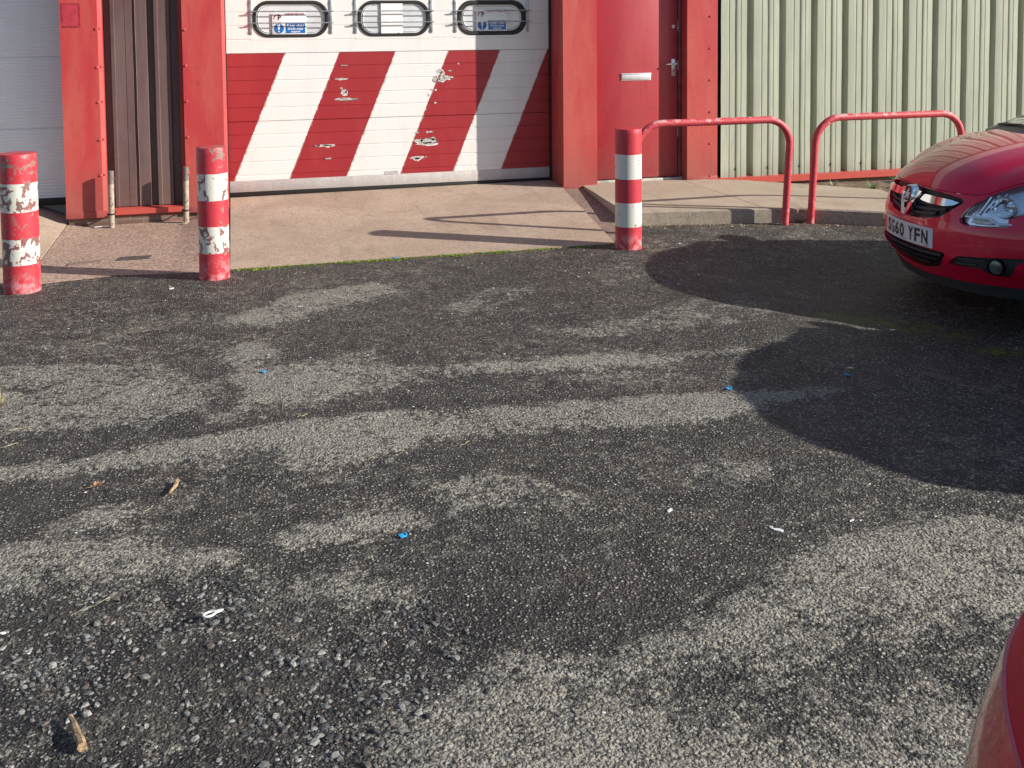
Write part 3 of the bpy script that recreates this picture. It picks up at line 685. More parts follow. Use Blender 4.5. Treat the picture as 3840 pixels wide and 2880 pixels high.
# repaired strip of cream tape at the foot of the second white stripe
mb.box(1.38, 1.515, GY_-.002, GY_+.002, .262, .295, 1)
GD = bp('garage_door', mb, [DOORM, FLAKE, FLAKW, FLAKD], sharp=25)
GD['label'] = 'white sectional door with slanted red stripes and flaking paint'
mb = MB(); mb.box(GX0, GX1, GY_-.004, GY_+.03, .158, .2605, bv=.003); bp('bottom_rail', mb, paint('door_rail', (.60, .585, .56), (.70, .685, .66), .5, .9, 6), GD)
mb = MB(); mb.box(GX0, GX1, GY_+.0, GY_+.028, .118, .1575, bv=.004); bp('rubber_seal', mb, DARKTRIM, GD)
PANE = plain('window_acrylic', (.62, .64, .66), .16, 0, .08, 4, coat=.6)
INNER = plain('window_inner_lip', (.70, .71, .71), .3, 0, .1, 8)
for (xa, xb), fw, guard in zip(WIN, (.034, .034, .048), ((.162, .897), (1.128, 1.858), (2.096, 2.824))):  # third black frame widened to stand in for shadow on its recessed inner edge
    o_ = rrect(xa, xb, WZ0, WZ1, .145, 9); i_ = rrect(xa+fw, xb-fw, WZ0+fw*.9, WZ1-fw*.9, .115, 9)
    mb = MB(); m_ = len(o_)
    def ring(P_, y): return [(a, y, b) for a, b in P_]
    mid1 = [((a[0]*.8+b[0]*.2), (a[1]*.8+b[1]*.2)) for a, b in zip(o_, i_)]; mid2 = [((a[0]*.25+b[0]*.75), (a[1]*.25+b[1]*.75)) for a, b in zip(o_, i_)]
    rings = [ring(o_, GY_), ring(mid1, GY_-.011), ring(mid2, GY_-.011), ring(i_, GY_-.002), ring(i_, GY_+.02)]
    vs = [p for q in rings for p in q]
    fs = [(k*m_+j, k*m_+(j+1) % m_, (k+1)*m_+(j+1) % m_, (k+1)*m_+j) for k in range(4) for j in range(m_)]
    mb.add(vs, fs); bp('window_frame', mb, DARKTRIM, GD)
    mb = MB(); mb.prism(rrect(xa+.02, xb-.02, WZ0+.02, WZ1-.02, .12, 8), GY_+.012, GY_+.018); bp('window_pane', mb, PANE, GD)
    mb = MB(); a_ = rrect(xa+fw+.012, xb-fw-.012, WZ0+fw+.008, WZ1-fw-.008, .105, 9); b_ = rrect(xa+fw+.020, xb-fw-.020, WZ0+fw+.015, WZ1-fw-.015, .10, 9)
    rings = [ring(a_, GY_+.0115), ring([((p[0]+q[0])/2, (p[1]+q[1])/2) for p, q in zip(a_, b_)], GY_+.0065), ring(b_, GY_+.0115)]; m_ = len(a_)
    mb.add([p for q in rings for p in q], [(k*m_+j, k*m_+(j+1) % m_, (k+1)*m_+(j+1) % m_, (k+1)*m_+j) for k in range(2) for j in range(m_)])
    bp('window_lip', mb, INNER, GD)
    mb = MB(); ga, gb = guard
    for gx_ in guard:
        mb.box(gx_-.013, gx_+.013, GY_-.008, GY_-.0005, 1.622, 1.945, bv=.002)
        mb.box(gx_-.0125, gx_+.0125, GY_-.042, GY_-.007, 1.716, 1.723, bv=.002); mb.box(gx_-.0125, gx_+.0125, GY_-.042, GY_-.007, 1.825, 1.832, bv=.002)
        for zz in (1.648, 1.912): mb.tube([(gx_, GY_-.008, zz), (gx_, GY_-.014, zz)], .008, 6)
    for zz in (1.727, 1.834): mb.tube([(ga-.022, GY_-.04, zz), (gb+.022, GY_-.04, zz)], .0055, 8)
    bp('window_guard', mb, GALV, GD)
# jambs / seals
mb = MB(); mb.box(-.066, -.0585, 9.74, 9.84, .11, 2.98); bp('door_seal', mb, DARKTRIM)
mb = MB(); mb.box(3.0445, 3.0655, 9.775, 9.84, .11, 2.98); bp('door_seal', mb, DARKTRIM)
mb = MB(); mb.box(-.08, 3.08, 9.42, 9.83, 2.98, TOP, bv=.003); bp('door_header', mb, RED_PIER)
mb = MB(); mb.box(-4.56, -1.40, 9.42, 9.83, 2.98, TOP, bv=.003); bp('door_header', mb, RED_PIER)
# white label plate high on the side of the third pillar
mb = MB(); mb.box(3.060, 3.0655, 9.42, 9.73, 1.945, 2.25, bv=.001); bp('label_plate', mb, WHITEP)
# personnel door
DY = 9.53
mb = MB(); mb.box(3.412, 4.318, DY, DY+.04, .150, 2.16, bv=.002); PD = bp('personnel_door', mb, RED_DOOR)
PD['label'] = 'flat red door with a silver letter plate and lever handle'
mb = MB(); mb.box(4.325, 4.3655, DY-.006, DY+.05, .125, 2.2, bv=.002); bp('door_frame', mb, plain('dark_frame_paint', (.16, .05, .055), .5, 0, .3, 8))
mb = MB(); mb.box(3.411, 4.365, 9.42, DY+.05, 2.2, TOP, bv=.003); bp('panel_over_door', mb, RED_PIER)
mb = MB(); mb.box(3.411, 4.365, DY-.02, DY+.06, .105, .138, bv=.003); bp('door_threshold', mb, plain('pale_threshold', (.62, .58, .5), .5, 0, .2, 10))
mb = MB(); mb.box(4.3185, 4.3245, DY+.02, DY+.03, .14, 2.2); bp('door_gap', mb, DARKTRIM)
for zz in (.55, 1.22, 1.62): 
    mb = MB(); mb.tube([(4.3215, DY-.004, zz), (4.3215, DY-.004, zz+.095)], .005, 8); bp('hinge', mb, GALV, PD)
mb = MB(); mb.box(3.712, 4.030, DY-.006, DY, 1.128, 1.200, bv=.002); mb.box(3.720, 4.022, DY-.014, DY-.005, 1.140, 1.190, bv=.004); mb.box(3.712, 4.03, DY-.018, DY-.005, 1.190, 1.199, bv=.002)
bp('letter_plate', mb, plain('letterplate_alu', (.78, .78, .79), .3, .35, .06, 20), PD)
mb = MB(); mb.box(4.250, 4.296, DY-.008, DY, 1.165, 1.335, bv=.003)
mb.tube([(4.277, DY-.005, 1.286), (4.277, DY-.045, 1.287)], .010, 10)
mb.tube([(4.290, DY-.047, 1.287), (4.262, DY-.050, 1.287), (4.230, DY-.050, 1.285), (4.20, DY-.048, 1.283), (4.180, DY-.040, 1.279)], .009, 10, rs=[.009, .010, .009, .008, .006])
mb.tube([(4.273, DY-.0085, 1.222), (4.273, DY-.0095, 1.222)], .006, 10, 1); mb.box(4.2705, 4.2755, DY-.0095, DY-.007, 1.203, 1.222, 1)
bp('door_handle', mb, [ALU, BLACKP], PD)
mb = MB(); mb.tube([(4.272, DY, 1.661), (4.272, DY-.006, 1.661)], .016, 16); mb.tube([(4.272, DY-.006, 1.661), (4.272, DY-.008, 1.661)], .008, 10, 1)
bp('lock', mb, [ALU, BLACKP], PD)
# green cladding
pts_ = []; CY = 9.425; x = 4.748
pitch_ = .3652; ph = 5.44-pitch_*2
cells = []
x0c = ph
while x0c < 14.2:
    # dark valley centre at x0c ; sunlit pan follows
    a = x0c
    cells += [(a-.040, CY+.002), (a-.034, CY+.072), (a+.026, CY+.075), (a+.038, CY+.002), (a+.052, CY),
              (a+.118, CY), (a+.122, CY+.004), (a+.132, CY+.004), (a+.136, CY), (a+.193, CY), (a+.197, CY+.026), (a+.207, CY+.026), (a+.216, CY+.002), (a+.228, CY), (a+.240, CY), (a+.243, CY+.003), (a+.262, CY+.003), (a+.266, CY)]
    x0c += pitch_
pts_ = [(4.748, CY)]+[p for p in cells if p[0] > 4.752 and p[0] < 14]
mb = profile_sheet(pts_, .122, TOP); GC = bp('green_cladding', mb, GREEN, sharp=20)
SCREW = plain('dark_screw', (.03, .03, .028), .6, 0, .2, 30)
x0c = ph
while x0c < 7.2:
    if x0c+.21 > 4.8:
        mb = MB(); q = (x0c+.202, CY+.02, .205); mb.tube([q, (q[0], q[1]-.012, q[2]), (q[0], q[1]-.026, q[2])], .013, 8, rs=[.015, .015, .009]); bp('screw', mb, SCREW)
    x0c += pitch_
mb = MB(); mb.box(4.698, 4.746, CY+.035, CY+.09, .10, TOP); bp('corner_trim', mb, DARKTRIM)
mb = MB(); zz0, zz1 = .058, .118
mb.add([(4.62, WY-.022, zz0), (14, WY-.022, zz0-.02), (14, WY-.022, zz1-.02), (4.62, WY-.022, zz1), (14, CY+.08, zz1), (4.62, CY+.08, zz1+.012), (4.62, WY+.03, zz0), (14, WY+.03, zz0-.02), (4.62, CY+.08, zz0)],
       [(0, 1, 2, 3), (3, 2, 4, 5), (0, 1, 7, 6), (0, 3, 5, 8)]); bp('base_flashing', mb, RED_FLASH)
mb = MB(); mb.box(4.5, 14, 9.43, 9.8, -.1, .06, bv=.004); bp('brick_plinth', mb, BRICK)
# carcass behind so no light leaks, roof edge
mb = MB(); mb.box(-6, 14.2, 9.87, 17, -.1, 3.8); mb.box(-6, 14.2, 9.35, 9.86, TOP, 3.8, bv=.01); mb.box(-6, -4.9, 9.42, 9.86, 0, TOP)
mb.box(-4.9, -4.5, 9.83, 9.88, .0, TOP)
bp('upper_wall', mb, plain('upper_wall_sheet', (.42, .43, .40), .5, 0, .1, 2))

# ------------------------------------------------------------------ notices stuck on the garage door windows
def notice(x0, z0, label, seed, full=True):
    W_, H_ = .312, .203
    o = empty('notice', (x0, GY_-.003, z0), label=label, cat='sign', group='keep clear notices on the door windows')
    y = .0
    mb = MB(); mb.box(0, W_, 0, .003, 0, H_, bv=.0005); mb.build('board', WHITEP, o)
    mb = MB(); c = (.0605, .0585); n_ = 32
    mb.prism([(c[0]+.0455*math.cos(2*math.pi*k/n_), c[1]+.0455*math.sin(2*math.pi*k/n_)) for k in range(n_)], -.0012, .0005)
    mb.box(.122, .302, -.0012, .0005, .014, .105); mb.build('blue_panel', BLUE, o)
    mb = MB()
    ex = [(-.0125, .030), (-.0085, .036), (0, .0375), (.0085, .036), (.0125, .030), (.0055, -.010), (0, -.013), (-.0055, -.010)]
    mb.prism([(c[0]+a, c[1]+b) for a, b in ex], -.0022, -.0010)
    mb.prism([(c[0]+.0068*math.cos(2*math.pi*k/16), c[1]-.0275+.0068*math.sin(2*math.pi*k/16)) for k in range(16)], -.0022, -.0010)
    mb.build('exclamation_mark', WHITEP, o, sharp=None); mb = MB()
    for tx, sz, yy, sx in (('Keep clear', .040, .0845, .92), ('24 hour access', .0255, .0545, .90), ('required', .0255, .0290, .95)):
        vs, fs = textmesh(tx, sz, sx=sx, bold=.0007); mb.add([(.212+a, -.0022, yy+b) for a, b in vs], fs)
    mb.build('lettering', WHITEP, o, sharp=None)
    mb = MB(); vs, fs = textmesh('P', .062, bold=.0013, sx=.95); mb.add([(.066+a, -.0022, .157+b) for a, b in vs], fs); mb.build('letter', BLACKP, o, sharp=None)
    mb = MB(); r_ = random.Random(seed)
    # ragged remains of the torn-off red heading
    xx = .118; top = []
    while xx < .295:
        w_ = r_.uniform(.006, .018); h_ = r_.uniform(.004, .013) if full else r_.uniform(.002, .011)
        if full or r_.random() > .25: mb.prism([(xx, H_-.004), (xx+w_, H_-.004), (xx+w_*.9, H_-.006-h_*r_.uniform(.5, 1)), (xx+w_*.4, H_-.006-h_), (xx, H_-.006-h_*.6)], -.0022, -.0010)
        xx += w_
    mb.build('torn_heading', REDPR, o, sharp=None); mb = MB()
    arc = [(.018, .150), (.022, .168), (.034, .182), (.050, .188), (.068, .185), (.080, .176)]
    for i in range(5):
        a, b = Vector(arc[i]), Vector(arc[i+1]); nn = Vector((-(b-a).y, (b-a).x)).normalized()*(.004+.002*(i % 2))
        mb.prism([tuple(a-nn), tuple(b-nn*.7), tuple(b+nn*.7), tuple(a+nn)], -.0024, -.0012)
    mb.build('torn_emblem', REDPR, o, sharp=None)
    return o
notice(.358, 1.617, 'blue and white keep clear notice in the left window of the striped door', 3)
notice(2.304, 1.632, 'blue and white keep clear notice in the right, shaded window of the striped door', 5, False)
o = empty('paper_sheet', (1.372, GY_-.003, 1.612), label='blank white paper strip taped over the middle window of the striped door', cat='paper')
mb = MB(); n_ = 10
vs = [(x, -.002*math.sin(k/n_*3.1)-.001*math.cos(k*1.3), z) for k in range(n_+1) for z in [k/n_*.305] for x in (0, .209)]
mb.add(vs, [(2*k, 2*k+1, 2*k+3, 2*k+2) for k in range(n_)]); mb.build('sheet', WHITEP, o)
mb = MB(); mb.prism([(.13, -.012), (.165, -.008), (.175, .004), (.17, .016), (.15, .006), (.135, .002)], -.006, -.004); mb.build('torn_corner', BLACKP, o)

# ------------------------------------------------------------------ bollards
def bollard_mat(name, seed, amt, edges, tops):
    m, nt, b = newmat(name)
    P_ = N(nt, 'TexCoord').outputs['Object']; z_ = N(nt, 'SeparateXYZ', {0: P_}).outputs[2]
    v = N(nt, 'Mapping', {0: P_, 1: (seed*3.1, seed*1.7, seed*.9)}).outputs[0]
    wob = mth(nt, 'MULTIPLY', mth(nt, 'SUBTRACT', noise(nt, v, 20, 3), .5), .008)
    zz = mth(nt, 'ADD', z_, wob)
    wh = None
    for lo, hi in edges:
        q = mth(nt, 'MULTIPLY', sstep(nt, zz, lo-.001, lo+.001), mth(nt, 'SUBTRACT', 1.0, sstep(nt, zz, hi-.001, hi+.001)))
        wh = q if wh is None else mth(nt, 'ADD', wh, q)
    n1 = noise(nt, v, 17, 5, .60, .8); n2 = noise(nt, v, 7, 6, .7, .4); n3 = noise(nt, v, 60, 4, .7); n4 = noise(nt, v, 22, 4, .6)
    red = mix(nt, mth(nt, 'MULTIPLY', sstep(nt, n3, .4, .7), .5), (.50, .030, .046), (.58, .065, .078))
    # scuffed pink chalkiness near the foot
    foot = mth(nt, 'MULTIPLY', mth(nt, 'SUBTRACT', 1.0, sstep(nt, z_, .03, .16)), sstep(nt, n4, .42, .62))
    red = mix(nt, mth(nt, 'MULTIPLY', foot, .7), red, (.72, .33, .34))
    white = mix(nt, mth(nt, 'MULTIPLY', sstep(nt, n3, .45, .72), .4), (.66, .635, .57), (.44, .415, .36))
    chipW = sstep(nt, mth(nt, 'ADD', n1, mth(nt, 'MULTIPLY', sstep(nt, n4, .3, .9), .06)), amt[0], amt[0]+.012); chipR = sstep(nt, mth(nt, 'ADD', n1, mth(nt, 'MULTIPLY', sstep(nt, z_, .70, .88), tops)), amt[1], amt[1]+.012)
    white = mix(nt, chipW, white, mix(nt, sstep(nt, n2, .45, .6), (.25, .09, .085), (.20, .12, .10)))
    red = mix(nt, chipR, red, mix(nt, n3, (.17, .12, .10), (.27, .20, .17)))
    # pale rim around the chips
    rim = mth(nt, 'SUBTRACT', sstep(nt, n1, amt[1]-.010, amt[1]-.004), sstep(nt, n1, amt[1]-.004, amt[1]+.004), clamp=True)
    red = mix(nt, mth(nt, 'MULTIPLY', rim, .5), red, (.75, .30, .30))
    nt.links.new(mix(nt, wh, red, white), b.inputs['Base Color']); b.inputs['Roughness'].default_value = .5
    hh = mth(nt, 'SUBTRACT', 1.0, mix(nt, wh, chipR, chipW)); bump(nt, mth(nt, 'ADD', hh, mth(nt, 'MULTIPLY', n3, .15)), .35, .002, b)
    return m
def bollard(x, y, r, h, z0, seed, amt, edges, tops, label):
    m_ = bollard_mat('bollard_paint', seed, amt, edges, tops)
    o = empty('bollard', (x, y, 0), label=label, cat='bollard', group='red and white striped bollards')
    mb = MB(); rs = []; pts = []
    for k in range(24):
        t = k/23; pts.append((0, 0, -.05+(h-.003+.05)*t)); rs.append(r)
    pts += [(0, 0, h-.001), (0, 0, h)]; rs += [r-.001, r-.003]
    mb.tube(pts, r, 64, rs=rs, caps=False)
    mb.build('post', m_, o, 50)
    mb = MB(); n_ = 48; rr_ = random.Random(seed)
    vs = [(0, 0, h+.003)]; fs = []
    for q, (f_, dz_) in enumerate(((.35, .0025), (.7, .0015), (.9, .0008), ((r-.003)/r, -.0003))):
        vs += [(r*f_*math.cos(2*math.pi*k/n_), r*f_*math.sin(2*math.pi*k/n_), h+dz_+rr_.uniform(-.0015, .0015)*(q < 3)) for k in range(n_)]
    fs += [(0, 1+k, 1+(k+1) % n_) for k in range(n_)]
    for q in range(3): fs += [(1+q*n_+k, 1+(q+1)*n_+k, 1+(q+1)*n_+(k+1) % n_, 1+q*n_+(k+1) % n_) for k in range(n_)]
    mb.add(vs, fs); mb.build('cap', m_, o, 60)
    return o
bollard(-1.349, 7.145, .111, .895, 0, 2, (.555, .60), [(.185, .352), (.525, .708)], .07, 'leftmost striped bollard, badly chipped, in front of the ribbed grey door')
bollard(-.155, 7.142, .100, .89, 0, 5, (.57, .62), [(.180, .360), (.535, .715)], .06, 'chipped striped bollard at the left front corner of the concrete apron')
bollard(2.851, 7.174, .100, .905, 0, 11, (.66, .74), [(.170, .352), (.530, .715)], .03, 'clean striped bollard beside the red hoop rail, right of the apron')

# ------------------------------------------------------------------ hoop rails
HOOPM, nt, b_ = newmat('red_rail_paint')
v = pos(nt); n1 = noise(nt, v, 9, 5, .7, .4); n2 = noise(nt, v, 50, 3)
P_ = N(nt, 'TexCoord').outputs['Object']; z_ = N(nt, 'SeparateXYZ', {0: P_}).outputs[2]
c = mix(nt, sstep(nt, n2, .35, .7), (.50, .038, .052), (.60, .085, .095))
c = mix(nt, mth(nt, 'MULTIPLY', sstep(nt, noise(nt, v, 23, 4, .7), .56, .66), .55), c, (.34, .03, .04))
c = mix(nt, mth(nt, 'MULTIPLY', sstep(nt, mth(nt, 'ADD', n1, mth(nt, 'MULTIPLY', sstep(nt, z_, .87, .91), .12)), .635, .68), .75), c, (.58, .38, .36))
c = mix(nt, mth(nt, 'MULTIPLY', sstep(nt, mth(nt, 'SUBTRACT', n1, mth(nt, 'MULTIPLY', z_, .6)), .45, .58), .7), c, (.60, .28, .27))
nt.links.new(c, b_.inputs['Base Color']); b_.inputs['Roughness'].default_value = .52; bump(nt, n2, .3, .003, b_)
def hoop(xl, xr, y, h, lean, label):
    o = empty('hoop_rail', ((xl+xr)/2, y, 0), label=label, cat='hoop barrier', group='red tubular hoop rails by the raised path')
    cx_ = (xl+xr)/2; L_, R__ = xl-cx_, xr-cx_; r = .22; pts = [(L_, 0, -.25)]
    pts += [(L_, 0, (h-r)*k/8) for k in range(1, 9)]
    pts += [(L_+r-r*math.cos(a), 0, h-r+r*math.sin(a)) for a in [math.pi/2*k/12 for k in range(1, 13)]]
    pts += [(L_+r+(R__-L_-2*r)*k/10, 0, h) for k in range(1, 10)]
    pts += [(R__-r+r*math.sin(a), 0, h-r+r*math.cos(a)) for a in [math.pi/2*k/12 for k in range(0, 13)]]
    pts += [(R__, 0, (h-r)*(8-k)/8) for k in range(1, 9)]+[(R__, 0, -.25)]
    pts = [(p[0]+lean*p[2], p[1], p[2]) for p in pts]
    mb = MB(); mb.tube(pts, .030, 20); mb.build('rail_tube', HOOPM, o, 60)
hoop(3.045, 4.420, 7.60, .887, .055, 'red hoop rail whose left leg stands behind the bollard')
hoop(4.655, 6.095, 7.59, .887, .055, 'red hoop rail between the other hoop and the red hatchback')

# ------------------------------------------------------------------ cut pipes by the brown cladding
PIPE, nt, b_ = newmat('flaking_pipe_paint')
v = pos(nt); z_ = N(nt, 'SeparateXYZ', {0: v}).outputs[2]; n1 = noise(nt, v, 30, 5, .7, .5)
c = mix(nt, sstep(nt, n1, .48, .60), (.38, .32, .25), (.17, .12, .09))
c = mix(nt, sstep(nt, mth(nt, 'ADD', z_, mth(nt, 'MULTIPLY', n1, .01)), .345, .350), c, mix(nt, sstep(nt, n1, .40, .6), (.16, .17, .18), (.22, .11, .06)))
nt.links.new(c, b_.inputs['Base Color']); b_.inputs['Roughness'].default_value = .6; bump(nt, n1, .4, .003, b_)
for x, y, h, lean, lab in ((-1.037, 9.30, .455, .02, 'short flaking pipe stub beside the left red pillar'), (-.428, 9.30, .462, .03, 'short flaking pipe stub beside the pillar left of the striped door')):
    o = empty('pipe_stub', (x, y, .02), label=lab, cat='pipe', group='cut-off pipe stubs in front of the brown sheets')
    mb = MB(); mb.tube([(0, 0, -.05)]+[(lean*t*.3, 0, h*t) for t in [k/8 for k in range(9)]], .024, 18); mb.build('pipe', PIPE, o, 60)
    mb = MB(); mb.tube([(.001, 0, .078), (.001, 0, .090)], .029, 18); mb.box(.02, .028, 0, .12, .08, .088); mb.box(-.035, -.02, -.01, .01, .078, .09); mb.build('clamp', DARKTRIM, o)
    mb = MB(); mb.tube([(lean*.3, -.01, h*.86), (lean*.3+.03, -.016, h*.86)], .006, 8); mb.build('bolt', GALV, o)

# ------------------------------------------------------------------ cars
FL, FN, WD = 1.088, 2.513, .855; CL = 3.98; RL, RN = .62, 3.4
def carpaint(name, c, flake=.4, coat=1.0, metal=.25):
    m, nt, b = newmat(name)
    n_ = noise(nt, pos(nt), 3, 2)
    nt.links.new(mix(nt, n_, tuple(x*.9 for x in c), c), b.inputs['Base Color'])
    b.inputs['Metallic'].default_value = metal; b.inputs['Roughness'].default_value = .32
    b.inputs['Coat Weight'].default_value = coat; b.inputs['Coat Roughness'].default_value = .025; b.inputs['Coat IOR'].default_value = 1.48; b.inputs['Specular IOR Level'].default_value = .25
    bump(nt, noise(nt, pos(nt), 420, 2), .02, .001, b)
    return m
CARRED = carpaint('red_car_paint', (.72, .0, .040), metal=.0); CARSILV = carpaint('silver_car_paint', (.42, .43, .44), metal=.7); CARBLUE = carpaint('dark_blue_car_paint', (.02, .04, .12))
TRIM = plain('black_car_trim', (.012, .012, .014), .42, 0, .1, 20); LIPM = plain('grey_bumper_plastic', (.042, .043, .046), .6, 0, .1, 20)
GLASS = plain('dark_car_glass', (.012, .016, .016), .03, 0, .05, 3, coat=.8, spec=.8)
TYRE = plain('tyre_rubber', (.018, .018, .018), .8, 0, .2, 20); RIM = plain('alloy_rim', (.5, .5, .52), .3, .8, .1, 10)
LAMPIN = plain('lamp_reflector', (.90, .92, .95), .10, .95, .06, 18); PLATE = plain('plate_white', (.66, .66, .68), .35, 0, .03, 8)
LENS, nt, b_ = newmat('clear_lamp_lens')
out = nt.nodes['Material Output']; tr_ = N(nt, 'BsdfTransparent', {0: (.95, .97, .99, 1)}); gl = N(nt, 'BsdfGlossy', {'Roughness': .03}); fr = N(nt, 'Fresnel', {0: 1.55})
mx = N(nt, 'MixShader', {0: mth(nt, 'ADD', fr.outputs[0], .04, clamp=True), 1: tr_.outputs[0], 2: gl.outputs[0]}); nt.links.new(mx.outputs[0], out.inputs[0])
TAIL = plain('red_tail_lens', (.50, .0, .022), .50, 0, .1, 4, coat=.0, spec=.25); TAILI = plain('bright_red_reflector', (.75, .01, .01), .12, 0, .1, 30, coat=1)
BADGE = plain('badge_maroon', (.10, .02, .03), .3, .3, .2, 40)

# plan outline of the body (half), arclength table
def _plan():
    P_ = []
    for k in range(241):
        a = math.pi/2*k/240; P_.append((FL-FL*math.cos(a)**(2/FN), WD*math.sin(a)**(2/FN)))
    for k in range(1, 40): P_.append((FL+(CL-RL-FL)*k/40, WD))
    for k in range(0, 201):
        a = math.pi/2*k/200; P_.append((CL-RL+RL*math.sin(a)**(2/RN), WD*math.cos(a)**(2/RN)))
    P_ = np.array(P_); d = np.hypot(*np.diff(P_, axis=0).T); s = np.concatenate([[0], np.cumsum(d)])
    keep = np.concatenate([[True], d > 1e-9]); P_, s = P_[keep], s[keep]
    S_ = np.linspace(0, s[-1], 900); X = np.interp(S_, s, P_[:, 0]); Y = np.interp(S_, s, P_[:, 1])
    tx, ty = np.gradient(X, S_), np.gradient(Y, S_)
    k = np.ones(9)/9
    nx, ny = -ty, tx
    nx = np.convolve(np.pad(nx, 4, 'edge'), k, 'valid'); ny = np.convolve(np.pad(ny, 4, 'edge'), k, 'valid')
    nx[0], ny[0] = -1, 0; nx[-1], ny[-1] = 1, 0
    l = np.hypot(nx, ny); return S_, X, Y, nx/l, ny/l
PS, PX, PY, PNX, PNY = _plan(); SH = PS[-1]
ZN = [.2, .27, .36, .45, .55, .65, .74, .82, .90, 1.0]; DF = [.15, .105, .036, .036, .04, .069, .11, .161, .22, .3]
DS = [.07, .035, .01, 0, 0, .004, .012, .028, .052, .09]; DR = [.09, .05, .02, .0, .0, .006, .018, .034, .06, .09]
def inset(s, z):
    a = abs(s); wf = float(np.interp(a, [.75, 1.35], [1, 0])); wr = float(np.interp(a, [SH-1.1, SH-.6], [0, 1]))
    return wf*float(np.interp(z, ZN, DF))+wr*float(np.interp(z, ZN, DR))+(1-wf-wr)*float(np.interp(z, ZN, DS))
def MS(s, z, off=0.0):
    sg = 1 if s >= 0 else -1; a = min(abs(s), SH)
    x = np.interp(a, PS, PX); y = np.interp(a, PS, PY); nx = np.interp(a, PS, PNX); ny = np.interp(a, PS, PNY)
    d = off-inset(s, z); return (float(x+nx*d), sg*float(y+ny*d), z)
def s_of(y, z):
    lo, hi = 0.0, 1.35; sg = 1 if y >= 0 else -1; y = abs(y)
    for _ in range(40):
        m = (lo+hi)/2
        if MS(m, z)[1] < y: lo = m
        else: hi = m
    return sg*(lo+hi)/2
def YZ(poly, mir=False):
    q = [(s_of(-y if mir else y, z), z) for y, z in poly]
    return q[::-1] if mir else q
ztop = lambda s: float(np.interp(abs(s), [0, .40, .52, .60, .68, .78, 1.0, 1.3, 1.9, 2.6, SH-.8, SH], [.735, .733, .738, .755, .785, .815, .862, .895, .925, .95, .965, .965]))
def surf(name, poly, mat, parent, off=0.0, th=.004, step=.03, holes=(), sharp=40, mfun=None, rim=0.0):
    pv, tr, loops = cdt(poly, list(holes), step)
    vs = [MS(s, z, off) for s, z in pv]; fs = list(tr)
    for li, lp in enumerate(loops):
        k = len(vs); m_ = len(lp)
        dpt = th if li == 0 else (rim or th)
        vs += [MS(p[0], p[1], off) for p in lp]+[MS(p[0], p[1], off-dpt) for p in lp]
        fs += [(k+i, k+m_+i, k+m_+(i+1) % m_, k+(i+1) % m_) for i in range(m_)]
    o = mobj(name, vs, fs, mat, parent, sharp=sharp)
    bm = bmesh.new(); bm.from_mesh(o.data); bmesh.ops.remove_doubles(bm, verts=bm.verts, dist=.0003)
    bmesh.ops.recalc_face_normals(bm, faces=bm.faces); bm.to_mesh(o.data); bm.free()
    me = o.data
    # make normals face outward (away from car centre axis)
    c = Vector((2, 0, .5)); t = sum((p.center-Vector((min(max(p.center.x, 1.0), 3.0), 0, .5))).dot(p.normal)*p.area for p in me.polygons)
    if t < 0: me.flip_normals()
    for p in me.polygons: p.use_smooth = True
    me.set_sharp_from_angle(angle=R_(sharp))
    return o
WHEELS = (.80, 3.30); WR = .30; AR = .335
def s_of_x(x):
    a = PS[(PY > .8)]; b = PX[(PY > .8)]
    return float(np.interp(x, b, a))
